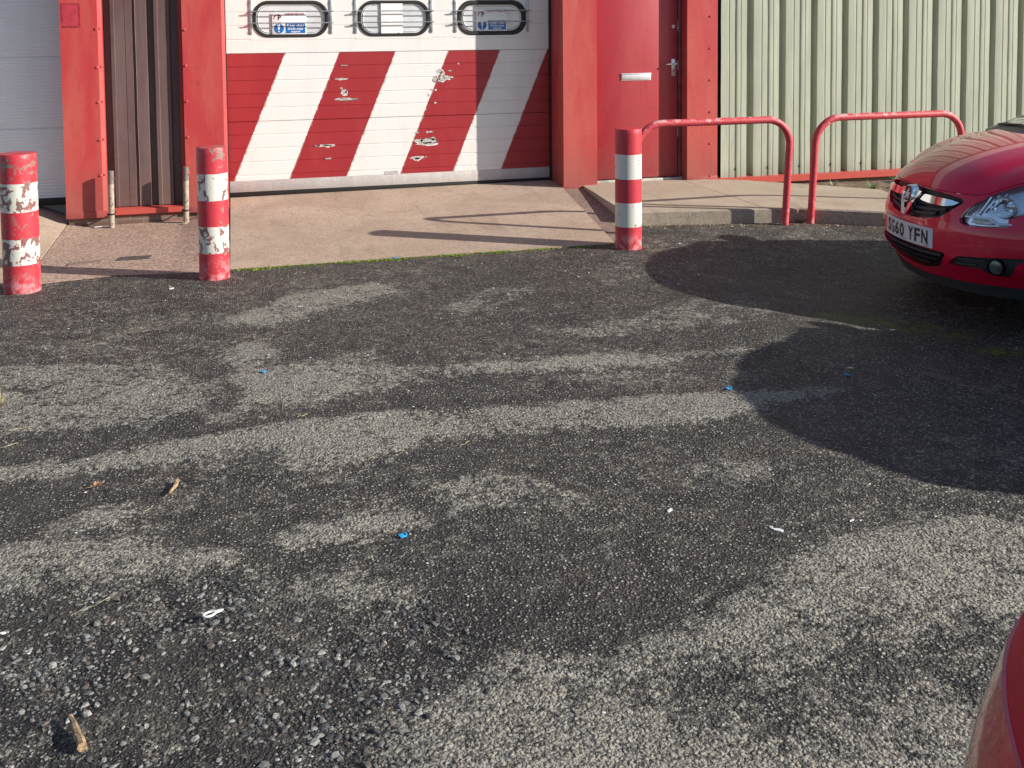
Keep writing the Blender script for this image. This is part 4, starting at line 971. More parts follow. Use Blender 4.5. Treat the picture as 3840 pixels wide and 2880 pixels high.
def make_car(name, paintm, label, loc, heading, detail=True, group=None, z0=0.0, k=1.0):
    """car coordinates: x back from the nose, y to the car's left, z up"""
    C_ = empty(name, (loc[0], loc[1], 0), label=label, cat='car', group=group)
    b, l = Vector((math.cos(heading), -math.sin(heading))), Vector((-math.sin(heading), -math.cos(heading)))
    mw = Matrix(((b.x, l.x, 0, loc[0]), (b.y, l.y, 0, loc[1]), (0, 0, 1, 0), (0, 0, 0, 1)))
    # (b, l, up) is a left-handed frame, so meshes are mirrored in y below
    flip = Matrix.Scale(-1, 4, (0, 1, 0))
    C_.matrix_world = Matrix(((b.x*k, -l.x*k, 0, loc[0]), (b.y*k, -l.y*k, 0, loc[1]), (0, 0, k, z0), (0, 0, 0, 1)))
    st = .035 if detail else .09
    grille = [(0, .731), (.15, .729), (.28, .724), (.372, .712), (.392, .695), (.362, .662), (.318, .618), (.272, .592), (.18, .572), (.10, .563), (0, .560)]
    grille = grille+[(-y, z) for y, z in grille[-2:0:-1]]
    lower = [(0, .408), (.335, .408), (.345, .395), (.315, .350), (.285, .322), (.20, .297), (.10, .279), (0, .273)]
    lower = lower+[(-y, z) for y, z in lower[-2:0:-1]]
    fog = [(.362, .352), (.385, .378), (.42, .402), (.50, .412), (.60, .425), (.660, .432), (.668, .415), (.640, .385), (.628, .345), (.598, .320), (.560, .318), (.530, .335), (.515, .350), (.44, .347)]
    fog = [(y, z+.004) for y, z in fog]
    sA = s_of(.74, .80)
    lamp = [(.402, .612), (.410, .640), (.430, .672), (.452, .702), (.475, .718)]
    LS = YZ(lamp); tops = [(s, ztop(s)-.010) for s in np.linspace(LS[-1][0]+.03, 1.22, 14)]
    lampo = LS+tops+[(1.24, ztop(1.24)-.03), (1.10, .775), (.95, .715), (.82, .668), (.72, .633)]+YZ([(.600, .592), (.560, .584), (.50, .578), (.44, .577), (.410, .588)])
    mirr = lambda P_: [(-s, z) for s, z in P_][::-1]
    arches = []
    bot = [(-SH, .2)]
    zb = .2
    xs_w = [s_of_x(w_) for w_ in WHEELS]
    def archpts(sc, rev=False):
        a0 = math.asin((zb-WR)/AR) if abs((zb-WR)/AR) < 1 else 0
        P_ = [(sc+AR*math.cos(a), WR+AR*math.sin(a)) for a in np.linspace(math.pi-a0, a0, 17)]
        return P_[::-1] if rev else P_
    bot = [(-SH+.0, zb)]+archpts(-xs_w[1])+archpts(-xs_w[0])+archpts(xs_w[0])+archpts(xs_w[1])+[(SH, zb)]
    top = [(s, ztop(s)) for s in np.linspace(SH, -SH, 121)]
    holes = [YZ(grille), YZ(lower), YZ(fog), YZ(fog, True), lampo, mirr(lampo)]
    body = surf('body', bot+top, paintm, C_, 0, .012, st, holes, sharp=32, rim=.03)
    # hood + wing tops
    wsx = lambda k: .77+.23*k*k
    wsp = lambda k: Vector((wsx(k), k*.68, 1.0-.028*k*k))
    S1 = 1.27; nc, nr = 73, 26
    vs = []; hoodf = []; wingf = []; wingg = []
    for i in range(nc):
        k = -1+2*i/(nc-1); s = k*S1
        # denser correspondence towards the front centre
        st_ = Vector(MS(s, ztop(s), -.004 if abs(k) < .62 else 0)); en = wsp(math.copysign(abs(k)**.95, k))
        hd = (Vector((en.x, en.y))-Vector((st_.x, st_.y))).length
        ct = st_+(en-st_)*.27+Vector((0, 0, .135*min(1, hd/.9)))
        for j in range(nr):
            t = (j/(nr-1))**1.25; p = st_*(1-t)**2+ct*2*t*(1-t)+en*t*t
            # raised centre plateau edge of the bonnet
            q = abs(p.y); p.z += .012*(1/(1+math.exp((q-(.30+.16*t))/.018)))*min(1, t*4)
            vs.append(p)
    for i in range(nc-1):
        for j in range(nr-1):
            km = abs(-1+2*(i+.5)/(nc-1)); f_ = (i*nr+j, (i+1)*nr+j, (i+1)*nr+j+1, i*nr+j+1)
            (hoodf if km < .66 else wingf if i < nc//2 else wingg).append(f_)
    def sub(name_, fs_, dz_=0.0):
        used = sorted({i for f_ in fs_ for i in f_}); mp = {u: n__ for n__, u in enumerate(used)}
        o = mobj(name_, [vs[u]+Vector((0, 0, dz_)) for u in used], [tuple(mp[i] for i in f_) for f_ in fs_], paintm, C_, sharp=40)
        bm = bmesh.new(); bm.from_mesh(o.data); bmesh.ops.recalc_face_normals(bm, faces=bm.faces)
        if sum(f_.normal.z for f_ in bm.faces) < 0: bmesh.ops.reverse_faces(bm, faces=bm.faces)
        bm.to_mesh(o.data); bm.free(); return o
    sub('bonnet', hoodf, .003); sub('wing_top', wingf); sub('wing_top', wingg)
    # greenhouse
    def ring_(t):
        zt = t; hw = .775-(.775-.565)*t**1.15; xf = .77+(2.02-.77)*t; xr = 3.86-(3.86-3.36)*t**1.2
        bow = .24*(1-t)+.10*t
        P_ = []
        for k in np.linspace(-1, 1, 25): P_.append((xf+bow*abs(k)**2.4*1.0, k*hw*(1-.0*abs(k)), 'f', k))
        for k in np.linspace(0, 1, 31)[1:-1]: P_.append((xf+bow+(xr-(.22-.10*t)-xf-bow)*k, hw*(1-.07*max(0, (k-.7)/.3)), 'l', k))
        for k in np.linspace(1, -1, 17): P_.append((xr-(.22-.10*t)*abs(k)**4, k*hw*.93, 'r', k))
        for k in np.linspace(1, 0, 31)[1:-1]: P_.append((xf+bow+(xr-(.22-.10*t)-xf-bow)*k, -hw*(1-.07*max(0, (k-.7)/.3)), 'l', k))
        out_ = []
        for x, y, tp, k in P_:
            zb_ = (1.0-.028*k*k-.004) if tp == 'f' else (.955+.015*k if tp == 'l' else .970)
            out_.append((x, y, zb_+(1.388-zb_)*t+(.03*t*math.exp(-((x-2.4)/.9)**2))))
        return out_, [(p[2], p[3]) for p in P_]
    ts = [0, .04, .12, .3, .5, .7, .88, .95, 1.0]; G_ = [ring_(t) for t in ts]; m_ = len(G_[0][0]); info = G_[0][1]
    vv = [p for g, _ in G_ for p in g]; parts = {'windscreen': [], 'windscreen_seal': [], 'side_window': [], 'rear_window': [], 'roof': [], 'door_pillar': []}
    for q in range(len(ts)-1):
        for j in range(m_):
            a, k = info[j]; a2, k2 = info[(j+1) % m_]; tm = (ts[q]+ts[q+1])/2
            if a == 'f' and a2 == 'f': key = 'roof' if (max(abs(k), abs(k2)) > .95 or tm > .94) else 'windscreen_seal' if (max(abs(k), abs(k2)) > .87 or tm < .10 or tm > .90) else 'windscreen'
            elif a == 'l' and a2 == 'l': 
                kk = (k+k2)/2; key = 'roof' if (tm > .88 or tm < .04 or kk > .87 or kk < .05*(1-tm)+.035) else ('door_pillar' if .47 < kk < .51 else 'side_window')
            elif a == 'r' and a2 == 'r': key = 'roof' if (max(abs(k), abs(k2)) > .80 or tm > .88 or tm < .1) else 'rear_window'
            else: key = 'roof'
            parts[key].append((q*m_+j, q*m_+(j+1) % m_, (q+1)*m_+(j+1) % m_, (q+1)*m_+j))
    # roof cap
    kt = (len(ts)-1)*m_; base = G_[-1][0]; lay = [list(range(kt, kt+m_))]
    for f_, dz_ in ((.93, .016), (.75, .034), (.5, .045), (.25, .049)):
        k0 = len(vv); vv += [(2.6+(p[0]-2.6)*f_, p[1]*f_, p[2]+dz_) for p in base]; lay.append(list(range(k0, k0+m_)))
    for a, c_ in zip(lay, lay[1:]): parts['roof'] += [(a[j], a[(j+1) % m_], c_[(j+1) % m_], c_[j]) for j in range(m_)]
    vv.append((2.6, 0, 1.388+.03+.050)); parts['roof'] += [(lay[-1][j], lay[-1][(j+1) % m_], len(vv)-1) for j in range(m_)]
    sides = []
    for key, fs_ in parts.items():
        if key in ('side_window', 'door_pillar'):
            sides.append((key, [f_ for f_ in fs_ if vv[f_[0]][1] > 0])); sides.append((key, [f_ for f_ in fs_ if vv[f_[0]][1] <= 0]))
        else: sides.append((key, fs_))
    for key, fs_ in sides:
        if not fs_: continue
        used = sorted({i for f_ in fs_ for i in f_}); mp = {u: n__ for n__, u in enumerate(used)}
        o = mobj(key, [vv[u] for u in used], [tuple(mp[i] for i in f_) for f_ in fs_], {'roof': paintm, 'door_pillar': TRIM, 'windscreen_seal': TRIM}.get(key, GLASS), C_, sharp=40)
        bm = bmesh.new(); bm.from_mesh(o.data); bmesh.ops.recalc_face_normals(bm, faces=bm.faces); bm.to_mesh(o.data); bm.free()
        cc = Vector((2.4, 0, .9)); t_ = sum((p.center-cc).dot(p.normal)*p.area for p in o.data.polygons)
        if t_ < 0: o.data.flip_normals()
    # scuttle, seal under the windscreen, wipers
    mb = MB(); prev = None
    for i in range(31):
        k = -1+2*i/30; e = wsp(k); a = (e.x-.055, e.y, e.z-.002-.0), (e.x+.06, e.y, e.z+.012)
        if prev: mb.add([prev[0], a[0], a[1], prev[1]], [(0, 1, 2, 3)])
        prev = a
    mb.build('scuttle', TRIM, C_)
    for y0, y1, x0_, x1_ in ((.05, -.56, .80, .93), (.60, .0, .92, .86)):
        mb = MB(); mb.tube([(x0_-.02, y0, 1.0), (x0_+.05, y0*.9, 1.035), ((x0_+x1_)/2+.05, (y0+y1)/2, 1.045), (x1_+.03, y1, 1.02)], .007, 8); mb.build('wiper', TRIM, C_)
    # shoulder filler between body top edge and greenhouse foot
    mb = MB(); n_ = 60
    for sg in (1, -1):
        prev = None
        for i in range(n_+1):
            s = S1-.02+(SH-S1+.02)*i/n_; p = Vector(MS(sg*s, ztop(s), 0)); q = Vector((min(max(p.x, 1.0), 3.9), sg*min(abs(p.y), .775)*(.965), .955+.015*min(1, (s-S1)/2)))
            if p.x > 3.5: q = Vector((min(p.x*.985, 3.84), p.y*.93, .968))
            if prev: mb.add([prev[0], p, q, prev[1]], [(0, 1, 2, 3)])
            prev = (p, q)
    mb.build('shoulder', paintm, C_, 60)
    # underbody block & lip
    surf('bumper_lip', [(s, z) for s, z in [(-1.0, .19), (1.0, .19), (1.0, .262), (.62, .258), (.3, .250), (0, .232), (-.3, .250), (-.62, .258), (-1.0, .262)]], LIPM, C_, .008, .03, .05)
    mb = MB(); mb.box(.45, 3.7, -.68, .68, .21, .62, bv=.03); mb.box(.6, 3.7, -.5, .5, .21, .8, bv=.03); mb.build('underbody', TRIM, C_)
    # inner panels behind openings
    bigger = lambda P_, f_: [(sum(p[0] for p in P_)/len(P_)+(a-sum(p[0] for p in P_)/len(P_))*f_, sum(p[1] for p in P_)/len(P_)+(z-sum(p[1] for p in P_)/len(P_))*f_) for a, z in P_]
    g = surf('grille', bigger(YZ(grille), 1.02), TRIM, C_, -.028, .003, .05)
    def slat(pts_yz, h_, off, parent, nm='slat', mat=LIPM, th=.02):
        up = YZ([(y, z+h_/2) for y, z in pts_yz]); lo = YZ([(y, z-h_/2) for y, z in pts_yz]); return surf(nm, up+lo[::-1], mat, parent, off, th, .03)
    for z0_, hw in ((.652, .335), (.622, .30), (.592, .24)):
        slat([(hw*k, z0_-.004+.010*abs(k)**2+.012*(k*k)) for k in np.linspace(-1, 1, 13)], .014, -.008, g)
    g2 = surf('lower_grille', bigger(YZ(lower), 1.02), TRIM, C_, -.028, .003, .05)
    for z0_, hw in ((.378, .31), (.345, .27), (.312, .19)):
        slat([(hw*k, z0_+.010*k*k) for k in np.linspace(-1, 1, 13)], .010, -.008, g2)
    if detail:
        # chrome wing bars
        wing = [(.085, .694), (.14, .702), (.25, .702), (.33, .699), (.376, .692), (.352, .674), (.30, .661), (.20, .660), (.12, .665), (.075, .672)]
        c1 = surf('chrome_bar', YZ(wing), CHROME, C_, .012, .02, .02); surf('chrome_bar', YZ(wing, True), CHROME, C_, .012, .02, .02)
        # V shaped centre piece
        Vp = [(-.105, .712), (-.060, .716), (-.052, .690), (-.010, .605), (0, .602), (.010, .605), (.052, .690), (.060, .716), (.105, .712), (.090, .690), (.026, .572), (0, .566), (-.026, .572), (-.090, .690)]
        surf('chrome_v', YZ(Vp), CHROME, C_, .026, .03, .015)
        # round badge
        mb = MB(); yc, zc = 0, .684; fx = MS(0, zc)[0]-.030; n_ = 40
        tl = .25
        def bpnt(r_, a, o_): return (fx-o_+tl*(r_*math.sin(a)), yc+r_*math.cos(a), zc+r_*math.sin(a))
        for (ra, oa), (rb_, ob) in (((.052, -.03), (.052, .006)), ((.052, .006), (.047, .011)), ((.047, .011), (.041, .006))):
            mb.add([bpnt(ra, 2*math.pi*k/n_, oa) for k in range(n_)]+[bpnt(rb_, 2*math.pi*k/n_, ob) for k in range(n_)], [(k, (k+1) % n_, n_+(k+1) % n_, n_+k) for k in range(n_)], 0)
        mb.add([bpnt(.041, 2*math.pi*k/n_, .006) for k in range(n_)], [tuple(range(n_))], 1)
        # stylised winged beast with a banner, in relief
        gr = [(-.004, .028), (.006, .030), (.013, .022), (.006, .016), (.012, .006), (.026, .012), (.030, .002), (.016, -.008), (.020, -.022), (.008, -.030), (.004, -.018), (-.006, -.016), (-.012, -.030), (-.022, -.022), (-.013, -.008), (-.026, .000), (-.022, .012), (-.010, .008), (-.006, .018)]
        def q3(y, z, o_): return (fx-o_+tl*z, yc+y, zc+z)
        k = len(gr); mb.add([q3(y, z, .010) for y, z in gr]+[q3(y, z, .005) for y, z in gr], [tuple(range(k))]+[(i, (i+1) % k, k+(i+1) % k, k+i) for i in range(k)], 0)
        mb.build('badge', [CHROME, BADGE], C_)
        # number plate
        fx = MS(0, .47)[0]-.016
        def pl(y, z, o_=0.0): return (fx-o_+.035*(y/.26)**2, y, z)
        mb = MB(); npl = 16; ys_ = [-.26+.52*i/npl for i in range(npl+1)]
        rim_ = [pl(y, .4145) for y in ys_]+[pl(y, .5255) for y in ys_]
        inn = [(p[0]+.008, p[1], p[2]) for p in rim_]; k = npl+1
        fs_ = [(i, i+1, k+i+1, k+i) for i in range(npl)]
        fs_ += [(2*k+i, 2*k+i+1, 3*k+i+1, 3*k+i) for i in range(npl)]+[(i, i+1, 2*k+i+1, 2*k+i) for i in range(npl)]+[(k+i, k+i+1, 3*k+i+1, 3*k+i) for i in range(npl)]+[(0, k, 3*k, 2*k), (k-1, 2*k-1, 4*k-1, 3*k-1)]
        mb.add(rim_+inn, fs_); npo = mb.build('number_plate', PLATE, C_)
        mb = MB()
        xx = -.222
        for ch in 'SG60 YFN':
            if ch == ' ': xx += .033; continue
            vs_, fs_ = textmesh(ch, .107, sx=1, bold=.0036)
            w0, w1 = min(a for a, _ in vs_), max(a for a, _ in vs_); h0, h1 = min(c_ for _, c_ in vs_), max(c_ for _, c_ in vs_)
            mb.add([pl(-(0-(xx+(a-w0)/(w1-w0)*.050)), .470+((c_-h0)/(h1-h0)-.5)*.079, .0012) for a, c_ in vs_], fs_); xx += .061
        for y0_, y1_, zz in ((-.05, .035, .4235), (.195, .235, .420)):
            mb.add([pl(y0_, zz, .0012), pl(y1_, zz, .0012), pl(y1_, zz+.003, .0012), pl(y0_, zz+.003, .0012)], [(0, 1, 2, 3)])
        mb.build('plate_lettering', TRIM, npo, sharp=None)
    # fog recesses and lamps, headlamps
    for mi_ in (False, True):
        sg = -1 if mi_ else 1
        fr_ = surf('fog_recess', bigger(YZ(fog, mi_), 1.03), LIPM, C_, -.030, .003, .05)
        for zz in (.392, .365): slat([(sg*y, zz+(y-.4)*.06) for y in ([.40, .45, .50] if zz < .38 else [.41, .47, .54])], .008, -.012, fr_, 'fog_slat')
        cs = s_of(sg*.577, .372); c0 = Vector(MS(cs, .372, -.012)); nn = (Vector(MS(cs, .372, .05))-c0).normalized(); nn = Vector((nn.x*.9-.35, nn.y*.75, 0)).normalized()
        mb = MB(); mb.tube([c0-nn*.02, c0+nn*.006, c0+nn*.010], .042, 24, rs=[.044, .044, .040], caps=False); mb.tube([c0-nn*.01, c0+nn*.002, c0+nn*.006], .036, 24, 1, rs=[.038, .037, .020])
        mb.build('fog_lamp', [TRIM, plain('fog_glass', (.12, .125, .13), .12, .3, .2, 30)], C_)
        LP = lampo if not mi_ else mirr(lampo)
        bk = surf('headlamp', bigger(LP, 1.01), plain('lamp_housing_inner', (.90, .92, .94), .22, .8, .10, 14), C_, -.050, .003, .04)
        lensp = YZ([(.425, .622), (.432, .650), (.446, .676), (.460, .700), (.478, .715)])+[(s, z+.004) for s, z in tops]+[(1.235, ztop(1.235)-.035), (1.10, .785), (.95, .727), (.82, .680), (.72, .648)]+YZ([(.610, .604), (.565, .600), (.523, .626), (.47, .624)])
        if mi_: lensp = mirr(lensp)
        surf('headlamp_lens', lensp, LENS, bk, -.001, .010, .03)
        # bright rim round the lens
        rm = YZ([(.425, .622), (.47, .624), (.523, .626), (.565, .600), (.610, .604)]); rm2 = [(s+.004, z+.008) for s, z in rm]
        rp = rm+rm2[::-1]
        if mi_: rp = mirr(rp)
        surf('lamp_rim', rp, plain('lamp_rim_clear', (.62, .68, .72), .15, .3, .05, 8), bk, .001, .012, .03)
        for (s_c, z_c, r_c) in ((.70, .690, .058), (.93, .775, .060)):
            c0 = Vector(MS(sg*s_c, z_c, -.040)); nn = Vector((-.85, sg*.5, .05)).normalized(); mb = MB()
            mb.tube([c0+nn*.030, c0+nn*.012, c0-nn*.004, c0-nn*.012], r_c, 28, rs=[r_c*1.05, r_c*.95, r_c*.6, .012], caps=False)
            mb.tube([c0-nn*.01, c0+nn*.012, c0+nn*.020], .014, 14, 0, rs=[.016, .016, .008])
            mb.build('reflector', LAMPIN, bk)
        mb = MB()
        for q in range(3):
            a = Vector(MS(sg*(.535+.035*q), .636+.018*q, -.040)); b2 = Vector(MS(sg*(.60+.05*q), .735+.01*q, -.030)); mb.tube([a, b2], .006, 8)
        mb.build('lamp_trim', LAMPIN, bk)
        if not mi_ or True:
            w_ = YZ([(.455, .592), (.545, .597), (.552, .608), (.525, .616), (.46, .606)], mi_); surf('lamp_bracket', w_, plain('pale_bracket', (.62, .60, .60), .4, .1, .2, 40), bk, -.020, .01, .03)
    # crease feature ridges of the bumper (proud swages)
    for mi_ in (False, True):
        slat([((-1 if mi_ else 1)*y, z) for y, z in ((.40, .452), (.46, .466), (.54, .476), (.62, .482), (.70, .486), (.76, .488))], .012, .006, body, 'bumper_ridge', paintm, .02)
    # wheels
    for wx in WHEELS:
        for sg in (1, -1):
            mb = MB(); Y1 = sg*.835; Y0 = sg*.64
            mb.tube([(wx, Y0, WR), (wx, Y0+(Y1-Y0)*.06, WR), (wx, Y1-(Y1-Y0)*.08, WR), (wx, Y1, WR)], WR, 40, rs=[WR*.95, WR, WR, WR*.93]); wt_ = mb.build('wheel', TYRE, C_)
            mb = MB(); rr_ = .20
            mb.tube([(wx, Y1-sg*.01, WR), (wx, Y1+sg*.004, WR), (wx, Y1-sg*.012, WR)], rr_, 32, rs=[rr_, rr_, rr_*.9], caps=False)
            for k in range(7):
                a = 2*math.pi*k/7; ca, sa = math.cos(a), math.sin(a)
                mb.tube([(wx+ca*.03, Y1-sg*.004, WR+sa*.03), (wx+ca*.19, Y1-sg*.006, WR+sa*.19)], .016, 6)
            mb.tube([(wx, Y1-sg*.02, WR), (wx, Y1+sg*.006, WR)], .04, 16); mb.build('rim', RIM, wt_)
            mb = MB(); mb.tube([(wx, sg*.45, WR), (wx, sg*.80, WR)], AR*1.02, 32, caps=False); mb.tube([(wx, sg*.46, WR), (wx, sg*.47, WR)], AR, 32); mb.build('arch_liner', TRIM, C_)
    # tail lamps & rear plate
    for sg in (1, -1):
        a0, a1 = SH-.98, SH-.34
        tl_ = [(sg*(a0+.05), .63), (sg*a0, .80), (sg*(a0+.02), .90), (sg*(a0+.08), .95), (sg*(a1-.14), .962), (sg*(a1-.05), .90), (sg*a1, .80), (sg*(a1+.06), .72), (sg*(a1+.07), .65), (sg*(a1+.04), .63)]
        t_ = surf('tail_lamp', tl_, TAIL, C_, .014, .03, .03, sharp=75)
        surf('reflector', [(sg*(a0+.10), .76), (sg*(a0+.14), .90), (sg*(a1-.06), .90), (sg*(a1-.08), .76)], TAILI, t_, .018, .006, .03)
    mb = MB(); mb.box(CL-.012, CL+.004, -.26, .26, .60, .71, bv=.003); mb.build('number_plate', plain('plate_yellow', (.6, .45, .03), .4, 0, .05, 4), C_)
    for sg in (1, -1):
        mb = MB(); 
        pts_m = [(1.50, sg*.80, .965), (1.50, sg*.87, .985), (1.53, sg*.93, 1.0), (1.53, sg*1.0, 1.0)]
        mb.tube(pts_m, .07, 14, rs=[.02, .035, .07, .055]); mb.build('door_mirror', paintm, C_)
        mb = MB(); 
        for zz in (.30, .88): pass
        for sx_ in (1.32, 2.42):
            s_ = s_of_x(sx_); pass
    # mirror all child meshes into the empty's right-handed frame
    stack = list(C_.children)
    while stack:
        o = stack.pop(); stack += list(o.children); o.data.transform(flip); o.data.flip_normals()
    return C_
HEAD = .144
make_car('hatchback_car', CARRED, 'red hatchback with chrome V grille parked facing left by the green cladding', (3.733*1.07, 5.130*1.07), HEAD, z0=-.1176, k=1.07)

make_car('hatchback_car', CARBLUE, 'dark blue hatchback parked beyond the right edge of the frame, next to the red one', (3.60, 3.04), .10, detail=False, z0=-.10, k=1.12)
# silver car close to the camera, its tail pointing left: only the lamp corner shows
make_car('parked_car', CARRED, 'red car very close at the lower right, only its tail lamp corner showing', (4.472, -1.125), math.pi+.357, detail=False, k=1.07)

# ------------------------------------------------------------------ litter, leaves and weeds
gz = groundz
BLUEP = plain('blue_plastic', (.03, .30, .62), .35, 0, .1, 60); WHITEC = plain('white_plastic_chip', (.78, .78, .76), .4, 0, .05, 60)
TWIG = plain('pale_wood', (.40, .27, .15), .8, 0, .4, 90, bmp=.3); LEAFM = plain('dry_leaf', (.36, .20, .10), .7, 0, .4, 60); STRAW = plain('dry_straw', (.42, .37, .22), .7, 0, .2, 60)
def chip(name, x, y, a, w_, d_, h_, m_, label, cat, group=None, sd=0, n_=7):
    r_ = random.Random(sd+int(x*100)); o = empty(name, (x, y, gz(x, y)+.001), a, label=label, cat=cat, group=group)
    P_ = [(w_/2*math.cos(2*math.pi*k/n_)*r_.uniform(.75, 1.1), d_/2*math.sin(2*math.pi*k/n_)*r_.uniform(.75, 1.1)) for k in range(n_)]
    mb = MB(); mb.prism(P_, 0, h_, plane='xy'); ob = mb.build('flake', m_, o, 20)
    ob.rotation_euler = (r_.uniform(-.25, .25), r_.uniform(-.25, .25), 0); ob.location.z = h_*.6; return o
def bluetag(x, y, a, label):
    o = empty('blue_chip', (x, y, gz(x, y)+.004), a, label=label, cat='plastic chip', group='blue plastic chips on the asphalt')
    mb = MB(); mb.box(-.013, .013, -.009, .009, 0, .004, bv=.001); mb.box(.009, .014, -.007, .007, .002, .009, bv=.001); ob = mb.build('plate', BLUEP, o); ob.rotation_euler = (.25, .12, 0)
bluetag(.503, 3.286, .5, 'bright blue plastic chip in the middle foreground, brightest of its kind')
bluetag(.105, 5.039, 1.2, 'small blue plastic chip on the sunlit asphalt left of centre')
bluetag(2.179, 4.238, .2, 'blue plastic chip on the pale strip at the edge of the shadow')
bluetag(2.79, 4.21, 2.0, 'blue plastic chip lying inside the big shadow on the right')
bluetag(1.10, 7.33, .9, 'tiny blue plastic chip on the mossy front edge of the apron')
# ring shaped tab
o = empty('ring_tab', (-.101, 2.973, .004), .35, label='white ring-shaped plastic tab on the gravelly asphalt', cat='ring tab')
mb = MB(); n_ = 20; ra = [(.017*math.cos(2*math.pi*k/n_)-.004, .011*math.sin(2*math.pi*k/n_), .003) for k in range(n_+1)]; mb.tube(ra, .0032, 8, caps=False); mb.build('ring', WHITEC, o)
mb = MB(); mb.prism([(.012, -.005), (.030, -.004), (.038, .001), (.028, .005), (.012, .005)], .001, .005, plane='xy'); mb.build('tongue', WHITEC, o)
o = empty('white_clip', (1.703, 2.957, .004), -.6, label='white oval plastic clip with a curled end, right foreground', cat='clip')
mb = MB(); mb.prism([(.017*math.cos(2*math.pi*k/16), .008*math.sin(2*math.pi*k/16)) for k in range(16)], 0, .005, plane='xy'); mb.build('oval', WHITEC, o)
mb = MB(); mb.tube([(-.018, 0, .003), (-.026, .006, .004), (-.028, .013, .004), (-.020, .014, .004), (-.019, .007, .003)], .0026, 6); mb.build('curl', WHITEC, o)
for i, (x, y, a, w_, d_, lab) in enumerate(((1.417, 3.186, .5, .028, .012, 'white flake on the dark asphalt right of centre'), (1.975, 2.948, .3, .024, .007, 'slim white flake at the right, below the big shadow'),
        (-.66, 3.05, .1, .018, .010, 'oval white flake in the left foreground'), (1.30, 4.98, .2, .014, .010, 'white flake between the two pale strips'),
        (2.75, 6.05, .8, .03, .012, 'white flake near the tip of the upper shadow'), (3.6, 5.0, .3, .04, .03, 'crumpled white scrap in the shadow at the far right'),
        (.35, 6.2, .3, .018, .012, 'white flake on the asphalt before the apron'), (-.42, 6.9, .4, .035, .022, 'white flake just in front of the middle bollard'), (1.62, 6.1, .3, .016, .010, 'white flake near the centre of the asphalt'),
        (2.86, 4.30, -.2, .035, .006, 'thin white sliver inside the big shadow'), (1.75, 2.55, -.5, .035, .006, 'curved white sliver at the lower right'), (3.28, 7.2, .1, .03, .014, 'white flake on the asphalt under the hoop rail'))):
    chip('white_flake', x, y, a, w_, d_, .003, WHITEC, lab, 'litter', 'white flakes scattered on the asphalt', i)
# scattered specks nobody could count
mb = MB()
for i in range(230):
    x = rng.uniform(-1.6, 4.2); y = rng.uniform(2.2, 7.2); s = rng.uniform(.0010, .0028)*(1+y*.08)
    mb.add(v12*np.array([s*1.6, s, s*.6])+np.array([x, y, gz(x, y)+.002]), f12.tolist())
tag(mb.build('grit', WHITEC, sharp=None), 'tiny pale specks of grit sprinkled over the asphalt', 'grit', kind='stuff')
def stick(x, y, a, L_, r1, r2, label, m_=TWIG, h=.004, name='wood_splinter', cat='stick'):
    o = empty(name, (x, y, gz(x, y)+h), a, label=label, cat=cat)
    r_ = random.Random(int(abs(x)*1000)); n_ = 9; mb = MB(); pts = [(L_*(k/(n_-1)-.5), r_.uniform(-.002, .002), r2+.002*math.sin(k)) for k in range(n_)]
    mb.tube(pts, r1, 7, rs=[r1+(r2-r1)*k/(n_-1)+r_.uniform(-.0008, .0008) for k in range(n_)]); mb.build('shaft', m_, o, 40); return o
stick(-.400, 2.545, -1.25, .135, .005, .012, 'broken tapering wood splinter in the lower left corner', h=.002)
stick(-.248, 3.866, 1.35, .105, .005, .008, 'golden brown broken stick on the damp asphalt at the left')
o = empty('dry_leaf', (-.529, 3.949, .003), .3, label='curled brown dead leaf left of the broken stick', cat='leaf')
mb = MB()
for k in range(7):
    a = -1.2+.4*k; L_ = .034-.004*abs(k-3); c, s_ = math.cos(a), math.sin(a)
    mb.add([(0, 0, .002), (c*L_*.5-s_*.006, s_*L_*.5+c*.006, .009), (c*L_, s_*L_, .014), (c*L_*.5+s_*.006, s_*L_*.5-c*.006, .004)], [(0, 1, 2, 3)])
mb.build('blade', LEAFM, o, sharp=None); mb = MB(); mb.tube([(0, 0, .003), (-.03, .004, .003)], .0012, 6); mb.build('stem', LEAFM, o)
for x, y, a, L_, lab in ((-.44, 3.12, .6, .12, 'thin dry straw at the top edge of the gravelly area'), (-1.0, 4.42, .55, .26, 'long dry straw at the left edge'), (-.9, 4.66, .4, .10, 'short dry straw lying above the long one at the left'),
        (.25, 4.40, .5, .05, 'tiny dry straw on the pale strip'), (-.33, 3.72, .9, .07, 'dry straw lying below the broken stick'), (.86, 3.95, .7, .06, 'dry straw near the centre'), (-.86, 3.56, .5, .05, 'pale green-yellow straw at the left edge below the leaf')):
    stick(x, y, a, L_, .0007, .0011, lab, STRAW, name='straw', cat='straw')
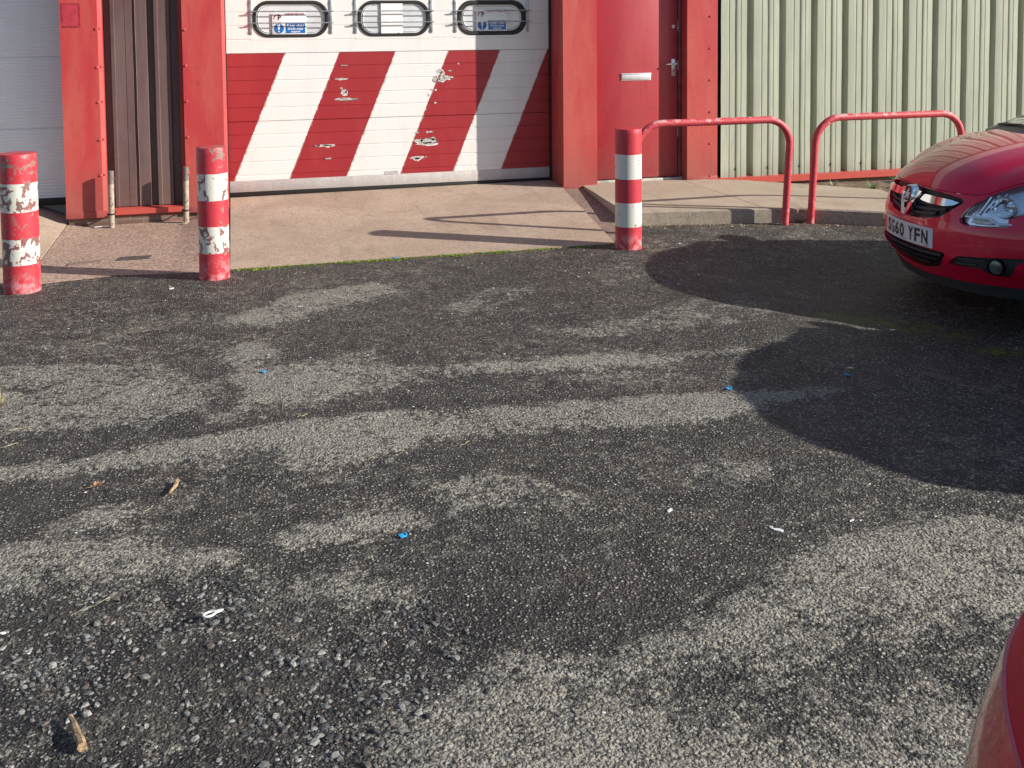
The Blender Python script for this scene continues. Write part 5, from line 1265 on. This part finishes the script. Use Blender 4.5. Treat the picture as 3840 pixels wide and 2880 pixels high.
def tuft(x, y, z, n_, h_, m_, label, name='grass_tuft', cat='weed', flat=.6, broad=.0018, group=None):
    o = empty(name, (x, y, z), label=label, cat=cat, group=group); mb = MB(); r_ = random.Random(int(x*977)+n_)
    for k in range(n_):
        a = r_.uniform(0, 6.28); L_ = h_*r_.uniform(.5, 1); b_ = flat*r_.uniform(.5, 1.3); w_ = broad*r_.uniform(.7, 1.3); px, py = -math.sin(a)*w_, math.cos(a)*w_
        P_ = []
        for q in range(5):
            t = q/4; rad_ = L_*b_*t; zz = L_*(t-.45*b_*t*t); ww = (1-t)*.8+.3 if q < 4 else .05
            if broad > .004: ww = math.sin(math.pi*min(.98, t+.05))
            P_ += [(math.cos(a)*rad_-px*ww, math.sin(a)*rad_-py*ww, zz), (math.cos(a)*rad_+px*ww, math.sin(a)*rad_+py*ww, zz)]
        mb.add(P_, [(2*q, 2*q+1, 2*q+3, 2*q+2) for q in range(4)])
    mb.build('blades', m_, o, sharp=None); return o
tuft(-1.04, 4.93, 0, 40, .11, STRAW, 'dry straw-coloured grass tuft at the left edge', flat=.9)
tuft(-1.0, 4.50, 0, 26, .10, plain('dead_twiggy_weed', (.10, .07, .05), .8, 0, .3, 60), 'dark withered weed beside the long straw at the left edge', name='withered_weed', flat=1.0)
WEED = plain('weed_green', (.13, .20, .05), .6, 0, .3, 50); WEED2 = plain('pale_weed_green', (.35, .40, .24), .6, 0, .3, 50)
tuft(4.60, 7.66, .0, 16, .075, WEED2, 'broad-leaved seedling at the kerb between the two hoop rails', name='seedling', flat=.9, broad=.011)
for i, (x, y, n_, h_, lab) in enumerate(((6.05, 8.75, 46, .16, 'green weed clump behind the raised path, nearest the red car'), (5.8, 9.05, 30, .12, 'thin weed clump under the red flashing, left of the larger clump'), (6.5, 8.9, 40, .2, 'tall weed clump mostly hidden by the red car'), (5.35, 9.2, 14, .07, 'tiny weed at the narrow end of the soil strip'))):
    tuft(x, y, .02, n_, h_, WEED if i != 1 else WEED2, lab, name='weed_clump', flat=.8, broad=.004, group='weeds on the soil strip under the green cladding')
for i, (x, y, lab) in enumerate(((-1.13, 9.33, 'crumpled white litter at the foot of the left pipe stub'), (-.30, 9.36, 'crumpled white wrapper right of the second pipe stub'), (-.44, 9.20, 'yellowish scrap in front of the second pipe stub'))):
    o = chip('litter_scrap', x, y, .2, .10 if i < 2 else .06, .04, .006, WHITEC if i < 2 else STRAW, lab, 'litter', 'scraps of litter by the pipe stubs', i, 9); o.location.z = zap(x, y)+.002
# fallen brown leaves and dirt scraps along the kerb foot
mb = MB()
for i in range(240):
    t = rng.random(); x = 3.3+t*2.4; y = float(np.interp(x, [3.3, 4.6, 5.15, 6.9], [7.90, 7.61, 7.25, 6.2]))-abs(rng.normal(0, .05)); s = rng.uniform(.003, .012); a = rng.uniform(0, 6.28)
    c, s_ = math.cos(a)*s, math.sin(a)*s
    mb.add([(x-c, y-s_, .002), (x+s_*.6, y-c*.6, .006), (x+c, y+s_, .004+s*.3), (x-s_*.6, y+c*.6, .004)], [(0, 1, 2, 3)], int(rng.choice(3, p=[.45, .4, .15])))
tag(mb.build('leaf_litter', [LEAFM, STRAW, WHITEC], sharp=None), 'small dead leaf scraps gathered along the foot of the kerb', 'leaf litter', kind='stuff')
